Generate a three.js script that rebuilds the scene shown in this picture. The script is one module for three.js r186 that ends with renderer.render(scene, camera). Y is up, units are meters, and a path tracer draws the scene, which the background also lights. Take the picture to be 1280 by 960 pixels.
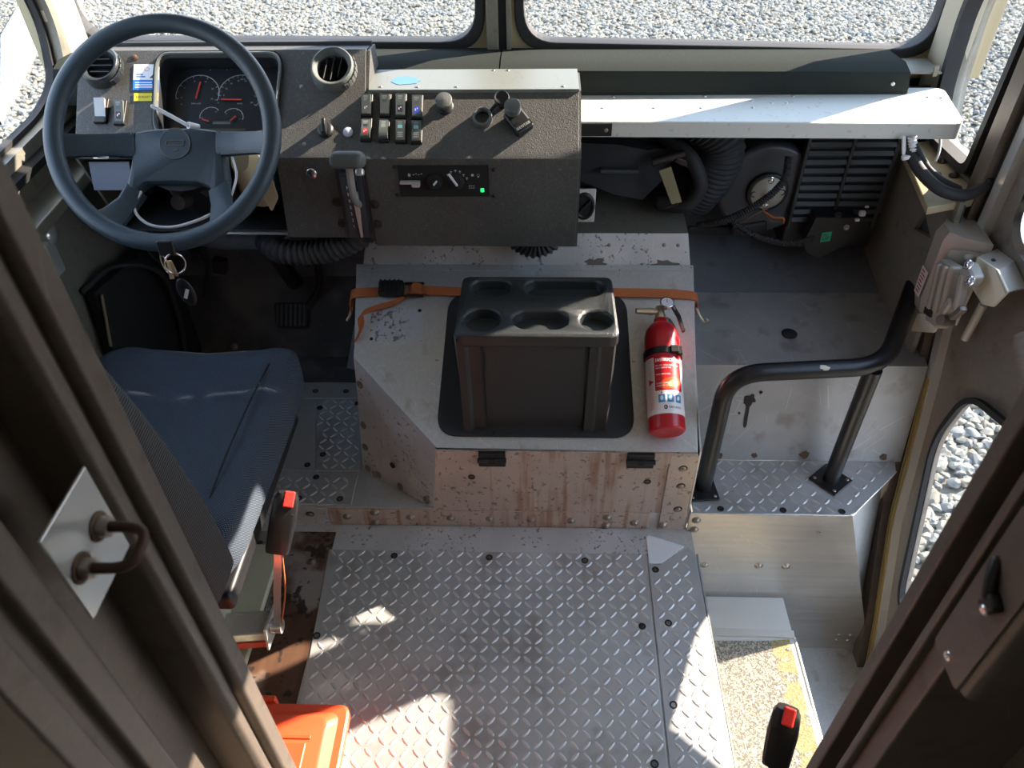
import * as THREE from 'three';
import { RoundedBoxGeometry } from 'three/addons/geometries/RoundedBoxGeometry.js';
import { mergeGeometries, mergeVertices, toCreasedNormals } from 'three/addons/utils/BufferGeometryUtils.js';

// ───────────────────────── camera, sky, sun, exposure ─────────────────────────
const scene = new THREE.Scene();
const RAD = Math.PI / 180;
const camera = new THREE.PerspectiveCamera(2 * Math.atan(480 / 961) / RAD, 4 / 3, 0.02, 300);
camera.position.set(0, 1.65, 0);
camera.rotation.order = 'YXZ';
camera.rotation.set(-41.6 * RAD, 2.45 * RAD, -1.16 * RAD);
camera.focus = 1.9; camera.userData.fStop = 7;
scene.add(camera);

{ // clear sky: pale at the horizon, blue overhead, the same all the way round
  const w = 256, h = 128, d = new Float32Array(w * h * 4);
  for (let j = 0; j < h; j++) for (let i = 0; i < w; i++) {
    const el = Math.max(0, ((j + 0.5) / h - 0.5) * 2), t = Math.pow(el, 0.45), o = (j * w + i) * 4;
    d[o] = 1.75 * (1 - t) + 0.52 * t; d[o + 1] = 1.92 * (1 - t) + 0.86 * t; d[o + 2] = 2.1 * (1 - t) + 1.45 * t; d[o + 3] = 1;
  }
  const tex = new THREE.DataTexture(d, w, h, THREE.RGBAFormat, THREE.FloatType);
  tex.mapping = THREE.EquirectangularReflectionMapping; tex.magFilter = tex.minFilter = THREE.LinearFilter; tex.needsUpdate = true;
  scene.background = tex; scene.environment = tex;
}
const SUN_EL = 29.5, SUN_AZ = 62; // azimuth measured from straight ahead towards the right
const sun = new THREE.DirectionalLight(0xffeeda, 11.5);
sun.position.set(20 * Math.sin(SUN_AZ * RAD) * Math.cos(SUN_EL * RAD), 20 * Math.sin(SUN_EL * RAD), -20 * Math.cos(SUN_AZ * RAD) * Math.cos(SUN_EL * RAD));
sun.castShadow = true; sun.shadow.mapSize.set(4096, 4096); sun.shadow.radius = 1;
Object.assign(sun.shadow.camera, { left: -12, right: 12, top: 12, bottom: -12, near: 1, far: 60 });
scene.add(sun, sun.target);

const renderer = new THREE.WebGLRenderer({ antialias: true });
renderer.toneMapping = THREE.LinearToneMapping;
renderer.toneMappingExposure = 2.4;
renderer.shadowMap.enabled = true;

// ───────────────────────── helpers ─────────────────────────
let seed = 7;
const rnd = () => { seed = (seed * 1664525 + 1013904223) >>> 0; return seed / 4294967296; };
const V = (x, y, z) => new THREE.Vector3(x, y, z);
const A = (a) => (a.isVector3 ? a : V(...a));
const bases = new Map(), used = new Map();
function numbered(n) { const k = used.get(n) ?? 0; used.set(n, k + 1); return k ? n + '_' + String(k).padStart(3, '0') : n; }
function thing(name, label, category, base = [0, 0, 0], group) {      // geometry of its parts is given in world coordinates
  const o = new THREE.Group(); o.name = numbered(name); o.position.set(...base); scene.add(o);
  o.userData = { label, category }; if (group) o.userData.group = group;
  bases.set(o, A(base)); return o;
}
function local(name, label, category, pos, quat, group) {             // geometry of its parts is given in its own axes
  const o = thing(name, label, category, pos, group); bases.set(o, V(0, 0, 0)); if (quat) o.quaternion.copy(quat); return o;
}
function structure(name, base = [0, 0, 0]) { const o = new THREE.Group(); o.name = name; o.position.set(...base); o.userData.kind = 'structure'; scene.add(o); bases.set(o, A(base)); return o; }
function fin(g) {
  g = g.index ? g.toNonIndexed() : g.clone();
  for (const k of Object.keys(g.attributes)) if (!['position', 'normal', 'uv'].includes(k)) g.deleteAttribute(k);
  if (!g.attributes.normal) g.computeVertexNormals();
  if (!g.attributes.uv) g.setAttribute('uv', new THREE.BufferAttribute(new Float32Array(g.attributes.position.count * 2), 2));
  g.morphAttributes = {}; g.groups = []; return g;
}
function metreUV(g) {                                                  // box-mapped texture coordinates in metres
  const p = g.attributes.position, u = g.attributes.uv, a = V(), b = V(), c = V(), n = V();
  for (let i = 0; i < p.count; i += 3) {
    a.fromBufferAttribute(p, i); b.fromBufferAttribute(p, i + 1); c.fromBufferAttribute(p, i + 2);
    n.subVectors(b, a).cross(c.clone().sub(a)); const x = Math.abs(n.x), y = Math.abs(n.y), z = Math.abs(n.z);
    for (let k = i; k < i + 3; k++) {
      if (y >= x && y >= z) u.setXY(k, p.getX(k), p.getZ(k)); else if (x >= z) u.setXY(k, p.getZ(k), p.getY(k)); else u.setXY(k, p.getX(k), p.getY(k));
    }
  }
  return g;
}
const merge = (a) => (Array.isArray(a) ? (a.length > 1 ? mergeGeometries(a.map(fin)) : fin(a[0])) : fin(a));
function add(parent, name, geos, mat, opt = {}) {
  const g = merge(geos); if (!opt.keepUV) metreUV(g);
  const b = bases.get(parent) ?? V(0, 0, 0); g.translate(-b.x, -b.y, -b.z);
  const m = new THREE.Mesh(g, mat); m.name = name; m.castShadow = m.receiveShadow = true;
  if (opt.label) m.userData.label = opt.label; if (opt.kind) m.userData.kind = opt.kind;
  parent.add(m); bases.set(m, b); return m;
}
const UPY = V(0, 1, 0);
function put(parent, name, geo, mat, pos, normal = [0, 1, 0], opt = {}) { // a shared geometry stood on a point, its y along the normal
  const m = new THREE.Mesh(geo, mat); m.name = name; m.castShadow = m.receiveShadow = true;
  const b = bases.get(parent) ?? V(0, 0, 0); m.position.copy(A(pos)).sub(b); m.quaternion.setFromUnitVectors(UPY, A(normal).clone().normalize());
  if (opt.label) m.userData.label = opt.label; parent.add(m); return m;
}
function solo(name, label, category, geos, mat, base, group, opt) { const t = thing(name, label, category, base, group); add(t, opt?.part ?? name, geos, mat, opt); return t; }
const box = (w, h, d, p = [0, 0, 0], r = 0.004, rot) => { const g = r ? new RoundedBoxGeometry(w, h, d, 2, Math.min(r, w / 2.01, h / 2.01, d / 2.01)) : new THREE.BoxGeometry(w, h, d); if (rot) g.applyMatrix4(new THREE.Matrix4().makeRotationFromEuler(new THREE.Euler(...rot))); return g.translate(...p); };
const boxAt = (x0, x1, y0, y1, z0, z1, r = 0.003) => box(x1 - x0, y1 - y0, z1 - z0, [(x0 + x1) / 2, (y0 + y1) / 2, (z0 + z1) / 2], r);
function roundShape(p, r) {                                             // polygon with rounded corners; r a number or one per corner
  const s = new THREE.Shape(), n = p.length, v = p.map((q) => new THREE.Vector2(...q));
  for (let i = 0; i < n; i++) {
    const c = v[i], a = v[(i + n - 1) % n], b = v[(i + 1) % n], rr = Array.isArray(r) ? r[i] : r;
    const da = a.clone().sub(c), db = b.clone().sub(c), ra = Math.min(rr, da.length() / 2), rb = Math.min(rr, db.length() / 2);
    const s0 = c.clone().add(da.setLength(ra)), s1 = c.clone().add(db.setLength(rb));
    i ? s.lineTo(s0.x, s0.y) : s.moveTo(s0.x, s0.y);
    if (rr > 0) s.quadraticCurveTo(c.x, c.y, s1.x, s1.y);
  }
  s.closePath(); return s;
}
function frame(pts) {
  const P = pts.map(A), n = V(0, 0, 0);
  for (let i = 0; i < P.length; i++) { const a = P[i], b = P[(i + 1) % P.length]; n.x += (a.y - b.y) * (a.z + b.z); n.y += (a.z - b.z) * (a.x + b.x); n.z += (a.x - b.x) * (a.y + b.y); }
  n.normalize(); const u = P[1].clone().sub(P[0]); u.addScaledVector(n, -u.dot(n)).normalize(); const v = n.clone().cross(u);
  return { P, o: P[0], u, v, n, to: (q) => { const d = A(q).clone().sub(P[0]); return [d.dot(u), d.dot(v)]; }, m: new THREE.Matrix4().makeBasis(u, v, n).setPosition(P[0]) };
}
function poly(pts, t = 0.003, { r = 0, holes = [], bevel = 0, lift = 0 } = {}) {   // flat plate through 3D points, thickness t behind the face
  let f = frame(pts); if (f.n.y < -0.3) { pts = pts.slice().reverse(); f = frame(pts); } // level plates face up
  const s = roundShape(pts.map(f.to), r);
  for (const h of holes) s.holes.push(h.isShape ? h : roundShape(h.pts.map(f.to), h.r ?? 0));
  const g = new THREE.ExtrudeGeometry(s, { depth: t - 2 * bevel, bevelEnabled: bevel > 0, bevelSize: bevel, bevelThickness: bevel, bevelOffset: -bevel, bevelSegments: 2, curveSegments: 8 });
  g.translate(0, 0, -t + bevel + lift); return g.applyMatrix4(f.m);
}
function loft(sections, { cap = true, crease = 0.7 } = {}) {             // skin over rings of points
  const n = sections[0].length, pos = [], q = (a, b, c) => pos.push(...a, ...b, ...c);
  for (let s = 0; s + 1 < sections.length; s++) for (let i = 0; i < n; i++) { const a = sections[s][i], b = sections[s][(i + 1) % n], c = sections[s + 1][(i + 1) % n], d = sections[s + 1][i]; q(a, b, c); q(a, c, d); }
  if (cap) for (const [k, flip] of [[0, true], [sections.length - 1, false]]) {
    const S = sections[k], c = [0, 1, 2].map((j) => S.reduce((t, p) => t + p[j], 0) / n);
    for (let i = 0; i < n; i++) flip ? q(c, S[(i + 1) % n], S[i]) : q(c, S[i], S[(i + 1) % n]);
  }
  const g = new THREE.BufferGeometry(); g.setAttribute('position', new THREE.Float32BufferAttribute(pos, 3)); g.computeVertexNormals();
  return toCreasedNormals(g, crease);
}
function pathOf(pts, r) {
  const P = pts.map(A); if (!r) return new THREE.CatmullRomCurve3(P, false, 'centripetal');
  const c = new THREE.CurvePath(); let last = P[0];
  for (let i = 1; i < P.length - 1; i++) {
    const a = P[i - 1].clone().sub(P[i]), b = P[i + 1].clone().sub(P[i]), ra = Math.min(r, a.length() / 2.05), rb = Math.min(r, b.length() / 2.05);
    const s = P[i].clone().add(a.setLength(ra)), e = P[i].clone().add(b.setLength(rb));
    c.add(new THREE.LineCurve3(last, s)); c.add(new THREE.QuadraticBezierCurve3(s, P[i].clone(), e)); last = e;
  }
  c.add(new THREE.LineCurve3(last, P[P.length - 1])); return c;
}
function pipe(pts, rad, { bend = 0, seg = 40, sides = 12, caps = true } = {}) {
  const out = [new THREE.TubeGeometry(pathOf(pts, bend), seg, rad, sides)];
  if (caps) for (const p of [pts[0], pts[pts.length - 1]]) out.push(new THREE.SphereGeometry(rad, sides, 8).translate(...A(p).toArray()));
  return mergeGeometries(out.map(fin));
}
function hose(pts, rad, amp, pitch) {                                     // corrugated hose
  const c = pathOf(pts), L = c.getLength(), per = 6, seg = Math.round(L / pitch) * per, g = new THREE.TubeGeometry(c, seg, rad, 16), p = g.attributes.position, n = g.attributes.normal;
  for (let i = 0; i < p.count; i++) { const k = Math.floor(i / 17), a = amp * Math.sin(2 * Math.PI * k / per); p.setXYZ(i, p.getX(i) + n.getX(i) * a, p.getY(i) + n.getY(i) * a, p.getZ(i) + n.getZ(i) * a); }
  g.computeVertexNormals(); return g;
}
function rod(a, b, r, r2 = r, sides = 14) { const p = A(a), q = A(b), d = q.clone().sub(p), g = new THREE.CylinderGeometry(r2, r, d.length(), sides); g.applyQuaternion(new THREE.Quaternion().setFromUnitVectors(UPY, d.clone().normalize())); return g.translate(...p.add(q).multiplyScalar(0.5).toArray()); }
function ribbon(pts, wdir, w, t = 0.0025) {                               // webbing: flat band along points
  const W = A(wdir).clone().normalize(), c = new THREE.CatmullRomCurve3(pts.map(A), false, 'centripetal'), S = [];
  for (let i = 0; i <= 24; i++) { const p = c.getPoint(i / 24), T = c.getTangent(i / 24), n = T.clone().cross(W).normalize(); const k = (a, b) => p.clone().addScaledVector(W, a * w / 2).addScaledVector(n, b * t / 2).toArray(); S.push([k(-1, -1), k(1, -1), k(1, 1), k(-1, 1)]); }
  return loft(S, { crease: 0.9 });
}
const lathe = (prof, n = 32) => new THREE.LatheGeometry(prof.map((p) => new THREE.Vector2(...p)), n);
const onto = (g, pos, normal, spin = 0) => { g = g.clone(); if (spin) g.rotateY(spin); g.applyQuaternion(new THREE.Quaternion().setFromUnitVectors(UPY, A(normal).clone().normalize())); return g.translate(...A(pos).toArray()); };

// ───────────────────────── procedural textures ─────────────────────────
const hash = (x, y, s) => { let h = (x * 374761393 + y * 668265263 + s * 974634777) | 0; h = Math.imul(h ^ (h >>> 13), 1274126177); return ((h ^ (h >>> 16)) >>> 0) / 4294967296; };
function vnoise(u, v, fx, fy, s) { // tileable value noise with fx by fy cells
  const x = u * fx, y = v * fy, x0 = Math.floor(x), y0 = Math.floor(y), a = x - x0, b = y - y0, sx = a * a * (3 - 2 * a), sy = b * b * (3 - 2 * b);
  const H = (i, j) => hash(((i % fx) + fx) % fx, ((j % fy) + fy) % fy, s);
  return (H(x0, y0) * (1 - sx) + H(x0 + 1, y0) * sx) * (1 - sy) + (H(x0, y0 + 1) * (1 - sx) + H(x0 + 1, y0 + 1) * sx) * sy;
}
const fbm = (u, v, f, s, o = 4, fy = f) => { let t = 0, a = 0.5, m = 0; for (let i = 0; i < o; i++) { t += a * vnoise(u, v, f << i, fy << i, s + i); m += a; a *= 0.5; } return t / m; };
const clamp = (x, a = 0, b = 1) => Math.min(b, Math.max(a, x)), ss = (a, b, x) => { const t = clamp((x - a) / (b - a)); return t * t * (3 - 2 * t); };
function tex(n, metres, fn, srgb = true) {
  const d = new Uint8Array(n * n * 4);
  for (let j = 0; j < n; j++) for (let i = 0; i < n; i++) { const c = fn((i + 0.5) / n, (j + 0.5) / n), o = (j * n + i) * 4; for (let k = 0; k < 3; k++) d[o + k] = clamp(Array.isArray(c) ? c[k] : c) * 255; d[o + 3] = 255; }
  const t = new THREE.DataTexture(d, n, n); t.wrapS = t.wrapT = THREE.RepeatWrapping; t.magFilter = THREE.LinearFilter; t.minFilter = THREE.LinearMipmapLinearFilter; t.generateMipmaps = true;
  t.repeat.set(1 / metres, 1 / metres); if (srgb) t.colorSpace = THREE.SRGBColorSpace; t.needsUpdate = true; return t;
}
const mix3 = (a, b, t) => a.map((x, i) => x + (b[i] - x) * t);
const std = (o) => new THREE.MeshStandardMaterial(o);
// scratched mill aluminium
const scr = []; for (let i = 0; i < 90; i++) scr.push([rnd(), rnd(), rnd() * Math.PI, 0.03 + 0.1 * rnd(), rnd()]);
const scratch = (u, v) => { let m = 0; for (const [x, y, a, l, w] of scr) { const dx = u - x, dy = v - y, p = dx * Math.cos(a) + dy * Math.sin(a), q = Math.abs(-dx * Math.sin(a) + dy * Math.cos(a)); if (p > 0 && p < l && q < 0.0016) m = Math.max(m, (1 - q / 0.0016) * w); } return m; };
const aluMap = tex(512, 0.5, (u, v) => { const b = 0.77 + 0.1 * (fbm(u, v, 4, 3, 5) - 0.5) + 0.04 * (vnoise(u, v, 128, 128, 9) - 0.5), d = ss(0.6, 0.85, fbm(u, v, 14, 21, 5)), s = scratch(u, v); return mix3([b + 0.16 * s, b + 0.16 * s, b * 0.985 + 0.16 * s], [0.55, 0.52, 0.49], d * 0.35); });
const aluRough = tex(256, 0.5, (u, v) => 0.42 + 0.3 * (fbm(u, v, 6, 5, 4) - 0.5) + 0.12 * (vnoise(u, v, 64, 64, 2) - 0.5), false);
const aluBump = tex(256, 0.5, (u, v) => 0.5 + 0.5 * (fbm(u, v, 5, 31, 3) - 0.5), false);
const M = {};
M.alu = std({ map: aluMap, roughnessMap: aluRough, roughness: 1, metalness: 0.5, color: 0xffffff, bumpMap: aluBump, bumpScale: 0.002 });
M.aluClean = std({ color: 0xd2d2cf, roughness: 0.45, metalness: 0.55, roughnessMap: aluRough });
M.aluPaint = std({ color: 0xcfd2cf, roughness: 0.5, metalness: 0.2, map: tex(256, 0.4, (u, v) => { const d = ss(0.72, 0.8, fbm(u, v, 40, 44, 3)); return mix3([0.97, 0.97, 0.96], [0.8, 0.79, 0.77], d * 0.5); }) });
M.tread = std({ map: tex(512, 0.6, (u, v) => { const b = 0.74 + 0.14 * (fbm(u, v, 5, 70, 5) - 0.5), d = ss(0.55, 0.8, fbm(u, v, 9, 77, 5)); return mix3([b, b, b], [0.56, 0.53, 0.5], d * 0.45); }), roughnessMap: aluRough, roughness: 0.95, metalness: 0.5 });
M.lug = std({ color: 0xcfcfcd, roughness: 0.42, metalness: 0.6 });
// grimy engine-cover front: rusty-brown runs and spatter; base colour warmed to imitate bounced light
M.aluDirtyBounce = std({ map: tex(512, 0.6, (u, v) => { const run = ss(0.45, 0.75, fbm(u, v, 48, 101, 3, 3) * 0.55 + fbm(u, v, 5, 103, 4) * 0.45), sp = ss(0.68, 0.82, fbm(u, v, 70, 107, 3)), b = 0.74 + 0.1 * (fbm(u, v, 8, 3, 4) - 0.5); return mix3(mix3([b, b * 0.93, b * 0.87], [0.6, 0.46, 0.37], run * 0.8), [0.4, 0.3, 0.24], sp * 0.6); }), roughnessMap: aluRough, roughness: 1.1, metalness: 0.35 });
M.aluSpeck = std({ map: tex(512, 0.45, (u, v) => { const b = 0.78 + 0.12 * (fbm(u, v, 5, 203, 5) - 0.5), sp = ss(0.68, 0.8, fbm(u, v, 64, 207, 3)) * ss(0.4, 0.65, fbm(u, v, 5, 209, 3)), s = scratch(u, v); return mix3([b + 0.15 * s, b + 0.15 * s, b + 0.15 * s], [0.38, 0.35, 0.33], sp * 0.7); }), roughnessMap: aluRough, roughness: 1, metalness: 0.38 });
M.wornFloor = std({ map: tex(512, 0.55, (u, v) => { const st = fbm(u, v, 26, 301, 4, 3), pt = ss(0.42, 0.6, fbm(u, v, 4, 303, 5)), sp = ss(0.62, 0.72, fbm(u, v, 28, 305, 4)); return mix3(mix3([0.58, 0.55, 0.53], mix3([0.25, 0.17, 0.13], [0.42, 0.3, 0.22], st), pt), [0.16, 0.13, 0.12], sp * 0.8); }), roughness: 0.55, metalness: 0.25 });
M.steelBolt = std({ color: 0x9a928a, roughness: 0.38, metalness: 0.85 });
M.darkBolt = std({ color: 0x3a3431, roughness: 0.5, metalness: 0.6 });
M.dash = std({ map: tex(512, 0.3, (u, v) => { const g = vnoise(u, v, 256, 256, 5) * 0.5 + vnoise(u, v, 128, 128, 6) * 0.5, d = ss(0.72, 0.8, fbm(u, v, 60, 402, 3)); return mix3([0.99, 0.985, 0.945].map((k) => k * (0.30 + 0.1 * (g - 0.5) + 0.05 * (fbm(u, v, 4, 401, 4) - 0.5))), [0.5, 0.48, 0.44], d * 0.35); }), roughness: 0.62, bumpMap: tex(256, 0.1, (u, v) => vnoise(u, v, 96, 96, 12), false), bumpScale: 0.0006 });
M.dashLow = M.dash;
M.black = std({ color: 0x191a1c, roughness: 0.45 });
M.blackMatt = std({ color: 0x17181a, roughness: 0.85 });
M.blackPaint = std({ color: 0x202022, roughness: 0.33, metalness: 0.1 });
M.rubber = std({ color: 0x222325, roughness: 0.7 });
M.ductCloth = std({ color: 0x24272b, roughness: 0.75 });
M.wheel = std({ color: 0x33424c, roughness: 0.42, bumpMap: tex(256, 0.05, (u, v) => vnoise(u, v, 64, 64, 8), false), bumpScale: 0.0003 });
M.rail = new THREE.MeshPhysicalMaterial({ color: 0x303431, roughness: 1, specularIntensity: 0.15, bumpMap: tex(128, 0.04, (u, v) => vnoise(u, v, 48, 48, 19), false), bumpScale: 0.0004 });
M.stripPaint = std({ color: 0x767a76, roughness: 0.5, metalness: 0.1, map: tex(256, 0.4, (u, v) => { const s = scratch(u, v); return mix3([0.95, 0.95, 0.93], [0.72, 0.7, 0.66], s); }) });
M.padGrey = std({ color: 0x5a5e5b, roughness: 0.55, bumpMap: tex(128, 0.04, (u, v) => vnoise(u, v, 48, 48, 18), false), bumpScale: 0.0004 });
M.mat = std({ map: tex(512, 0.8, (u, v) => { const d = fbm(u, v, 5, 501, 5), sp = ss(0.6, 0.8, fbm(u, v, 30, 503, 3)); return mix3(mix3([0.27, 0.27, 0.275], [0.42, 0.41, 0.40], ss(0.4, 0.75, d)), [0.4, 0.38, 0.36], sp * 0.3); }), roughness: 0.85 });
M.firewall = std({ color: 0x878a94, roughness: 0.6, metalness: 0.2, map: aluMap });
M.darkWall = std({ color: 0x3a3d40, roughness: 0.7 });
M.cabPaint = std({ color: 0xa5a297, roughness: 0.45, metalness: 0.25, map: aluMap });
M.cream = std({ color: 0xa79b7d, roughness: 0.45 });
M.whitePaint = std({ color: 0xeeeeea, roughness: 0.4 });
M.jamb = std({ color: 0x8a7e74, roughness: 0.45, metalness: 0.35, map: aluMap });
M.doorPaint = std({ color: 0xa8a098, roughness: 0.5, metalness: 0.35, map: aluMap });
M.glass = new THREE.MeshPhysicalMaterial({ color: 0xffffff, roughness: 0, metalness: 0, transmission: 1, thickness: 0, ior: 1.45 });
M.chrome = std({ color: 0xd8d8d8, roughness: 0.2, metalness: 1 });
M.brass = std({ color: 0xd9cbb0, roughness: 0.3, metalness: 0.8 });
M.redBox = std({ color: 0xe2502c, roughness: 0.4 });
M.red = std({ color: 0xb81d27, roughness: 0.28 });
M.redPlain = std({ color: 0xd4281f, roughness: 0.45 });
M.orangeWeb = std({ map: tex(128, 0.03, (u, v) => { const t = 0.75 + 0.25 * Math.sin(u * Math.PI * 24) * Math.sin(v * Math.PI * 24), w = fbm(u, v, 4, 9, 3); return [0.88 * t + 0.05 * w, 0.52 * t, 0.29 * t]; }), roughness: 0.8 });
M.bin = std({ color: 0x2c2f30, roughness: 0.36, side: THREE.DoubleSide, bumpMap: tex(256, 0.06, (u, v) => vnoise(u, v, 80, 80, 55) * 0.6 + vnoise(u, v, 40, 40, 56) * 0.4, false), bumpScale: 0.0006 });
M.fabric = std({ map: tex(512, 0.06, (u, v) => { const a = Math.sin(u * Math.PI * 24), b = Math.sin(v * Math.PI * 24), w = 0.5 + 0.5 * a * b; return mix3([0.13, 0.16, 0.20], [0.44, 0.5, 0.57], Math.pow(w, 2)); }), roughness: 0.9, bumpMap: tex(256, 0.06, (u, v) => 0.5 + 0.5 * Math.sin(u * Math.PI * 24) * Math.sin(v * Math.PI * 24), false), bumpScale: 0.0015 });
M.fabricRib = std({ map: tex(256, 0.05, (u, v) => mix3([0.1, 0.1, 0.1], [0.42, 0.42, 0.41], Math.pow(0.5 + 0.5 * Math.sin(v * Math.PI * 2 * 9), 1.5) * (0.75 + 0.25 * Math.sin(u * Math.PI * 32)))), roughness: 0.9, bumpMap: tex(128, 0.05, (u, v) => 0.5 + 0.5 * Math.sin(v * Math.PI * 2 * 9), false), bumpScale: 0.0015 });
M.grit = std({ map: tex(512, 0.25, (u, v) => { const g = vnoise(u, v, 128, 128, 61) * 0.5 + vnoise(u, v, 64, 64, 62) * 0.5; return mix3([0.36, 0.35, 0.32], [0.6, 0.58, 0.53], ss(0.3, 0.75, g)); }), roughness: 0.9, bumpMap: tex(512, 0.25, (u, v) => vnoise(u, v, 128, 128, 61) * 0.6 + vnoise(u, v, 64, 64, 62) * 0.4, false), bumpScale: 0.0014 });
M.gritYellow = std({ map: tex(512, 0.25, (u, v) => { const g = vnoise(u, v, 128, 128, 61) * 0.5 + vnoise(u, v, 64, 64, 62) * 0.5, w = ss(0.4, 0.6, fbm(u, v, 10, 64, 4)); return mix3(mix3([0.36, 0.35, 0.32], [0.6, 0.58, 0.53], ss(0.3, 0.75, g)), [0.56, 0.51, 0.29], 0.6 * w); }), roughness: 0.9, bumpMap: M.grit.bumpMap, bumpScale: 0.0014 });
M.ground = std({ map: tex(512, 1, (u, v) => { const g = vnoise(u, v, 64, 64, 71) * 0.6 + vnoise(u, v, 128, 128, 72) * 0.4; return mix3([0.34, 0.33, 0.30], [0.52, 0.5, 0.45], g); }), roughness: 1 });
M.stone = std({ color: 0xffffff, roughness: 0.85 });
M.led = std({ color: 0x0a4a22, emissive: 0x1dff70, emissiveIntensity: 0.8 });
M.stain = std({ color: 0x17130f, roughness: 0.6 });
M.rustStain = std({ color: 0x5b4636, roughness: 0.8 });
M.whitePlastic = std({ color: 0xd9dadb, roughness: 0.4 });
M.amber = std({ color: 0x8a7648, roughness: 0.5 });

function canvasMat(w, h, draw, o = {}) {
  const c = document.createElement('canvas'); c.width = w; c.height = h; const g = c.getContext('2d'); draw(g, w, h);
  const t = new THREE.CanvasTexture(c); t.colorSpace = THREE.SRGBColorSpace; return std({ map: t, roughness: 0.5, ...o });
}
function quad(a, b, c, d, t = 0.0008, lift = 0.0012) { // printed plate: a bottom-left, b bottom-right, c top-right, d top-left; canvas upright on its face
  const f = frame([a, b, c, d]), P = [a, b, c, d].map((p) => A(p).clone().addScaledVector(f.n, lift)), B = P.map((p) => p.clone().addScaledVector(f.n, -t));
  const pos = [], uv = [], T = (...k) => k.forEach(([p, x, y]) => { pos.push(...p.toArray()); uv.push(x, y); });
  const U = [[0, 0], [1, 0], [1, 1], [0, 1]], pt = (i) => [P[i], ...U[i]], bt = (i) => [B[i], ...U[i]];
  T(pt(0), pt(1), pt(2)); T(pt(0), pt(2), pt(3)); T(bt(2), bt(1), bt(0)); T(bt(3), bt(2), bt(0));
  for (let i = 0; i < 4; i++) { const j = (i + 1) % 4; T(pt(j), pt(i), bt(i)); T(pt(j), bt(i), bt(j)); }
  const g = new THREE.BufferGeometry(); g.setAttribute('position', new THREE.Float32BufferAttribute(pos, 3)); g.setAttribute('uv', new THREE.Float32BufferAttribute(uv, 2)); g.computeVertexNormals(); return g;
}
// shared hardware
const GEO = {
  bolt: mergeGeometries([fin(lathe([[0, 0.0035], [0.0035, 0.0034], [0.0062, 0.002], [0.007, 0], [0.0115, 0], [0.0115, -0.0012]].reverse(), 14)), fin(new THREE.CylinderGeometry(0.0085, 0.0085, 0.0022, 14).translate(0, 0.0006, 0))]),
  washer: lathe([[0.012, -0.001], [0.012, 0.0016], [0.0075, 0.0018], [0.0072, 0.0045], [0.004, 0.0068], [0, 0.0072]], 16),
  screw: lathe([[0.0048, -0.0005], [0.0046, 0.0012], [0.003, 0.0024], [0.0012, 0.0026], [0.0009, 0.0016], [0, 0.0016]], 12),
  hole: lathe([[0.009, -0.0008], [0.009, 0.0006], [0.0062, 0.0009], [0.0055, -0.0005], [0, -0.0005]], 14),
};
const studs = (t, name, geo, mat, list, n) => list.forEach((p) => put(t, name, geo, mat, p, n));

// raised lugs of diamond plate on the horizontal polygon (x,z) at height y
function lugs(polygon, y, pitch = 0.0255, skip = () => false) {
  const inside = (x, z) => { let c = false; for (let i = 0, j = polygon.length - 1; i < polygon.length; j = i++) { const [a, b] = polygon[i], [p, q] = polygon[j]; if ((b > z) !== (q > z) && x < (p - a) * (z - b) / (q - b) + a) c = !c; } return c; };
  const one = loft([0, 1, 2].map((k) => { const s = [[0.0128, 0.0045], [0.0104, 0.0030], [0.0060, 0.0010]][k], h = [0, 0.0013, 0.0021][k]; return Array.from({ length: 8 }, (_, i) => { const a = -i * Math.PI / 4; return [Math.cos(a) * s[0], h, Math.sin(a) * s[1]]; }); }), { crease: 0.5 });
  const base = fin(one), out = [], xs = polygon.map((p) => p[0]), zs = polygon.map((p) => p[1]);
  for (let i = 0, x = Math.min(...xs) + 0.011; x < Math.max(...xs) - 0.008; x += pitch, i++) for (let j = 0, z = Math.min(...zs) + 0.01; z < Math.max(...zs) - 0.008; z += pitch * 0.94, j++) {
    if (!inside(x, z) || !inside(x + 0.009, z + 0.009) || !inside(x - 0.009, z - 0.009) || !inside(x + 0.009, z - 0.009) || !inside(x - 0.009, z + 0.009) || skip(x, z)) continue;
    out.push(base.clone().rotateY((i + j) % 2 ? 0.82 : -0.82).translate(x, y, z));
  }
  return mergeGeometries(out);
}

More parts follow.
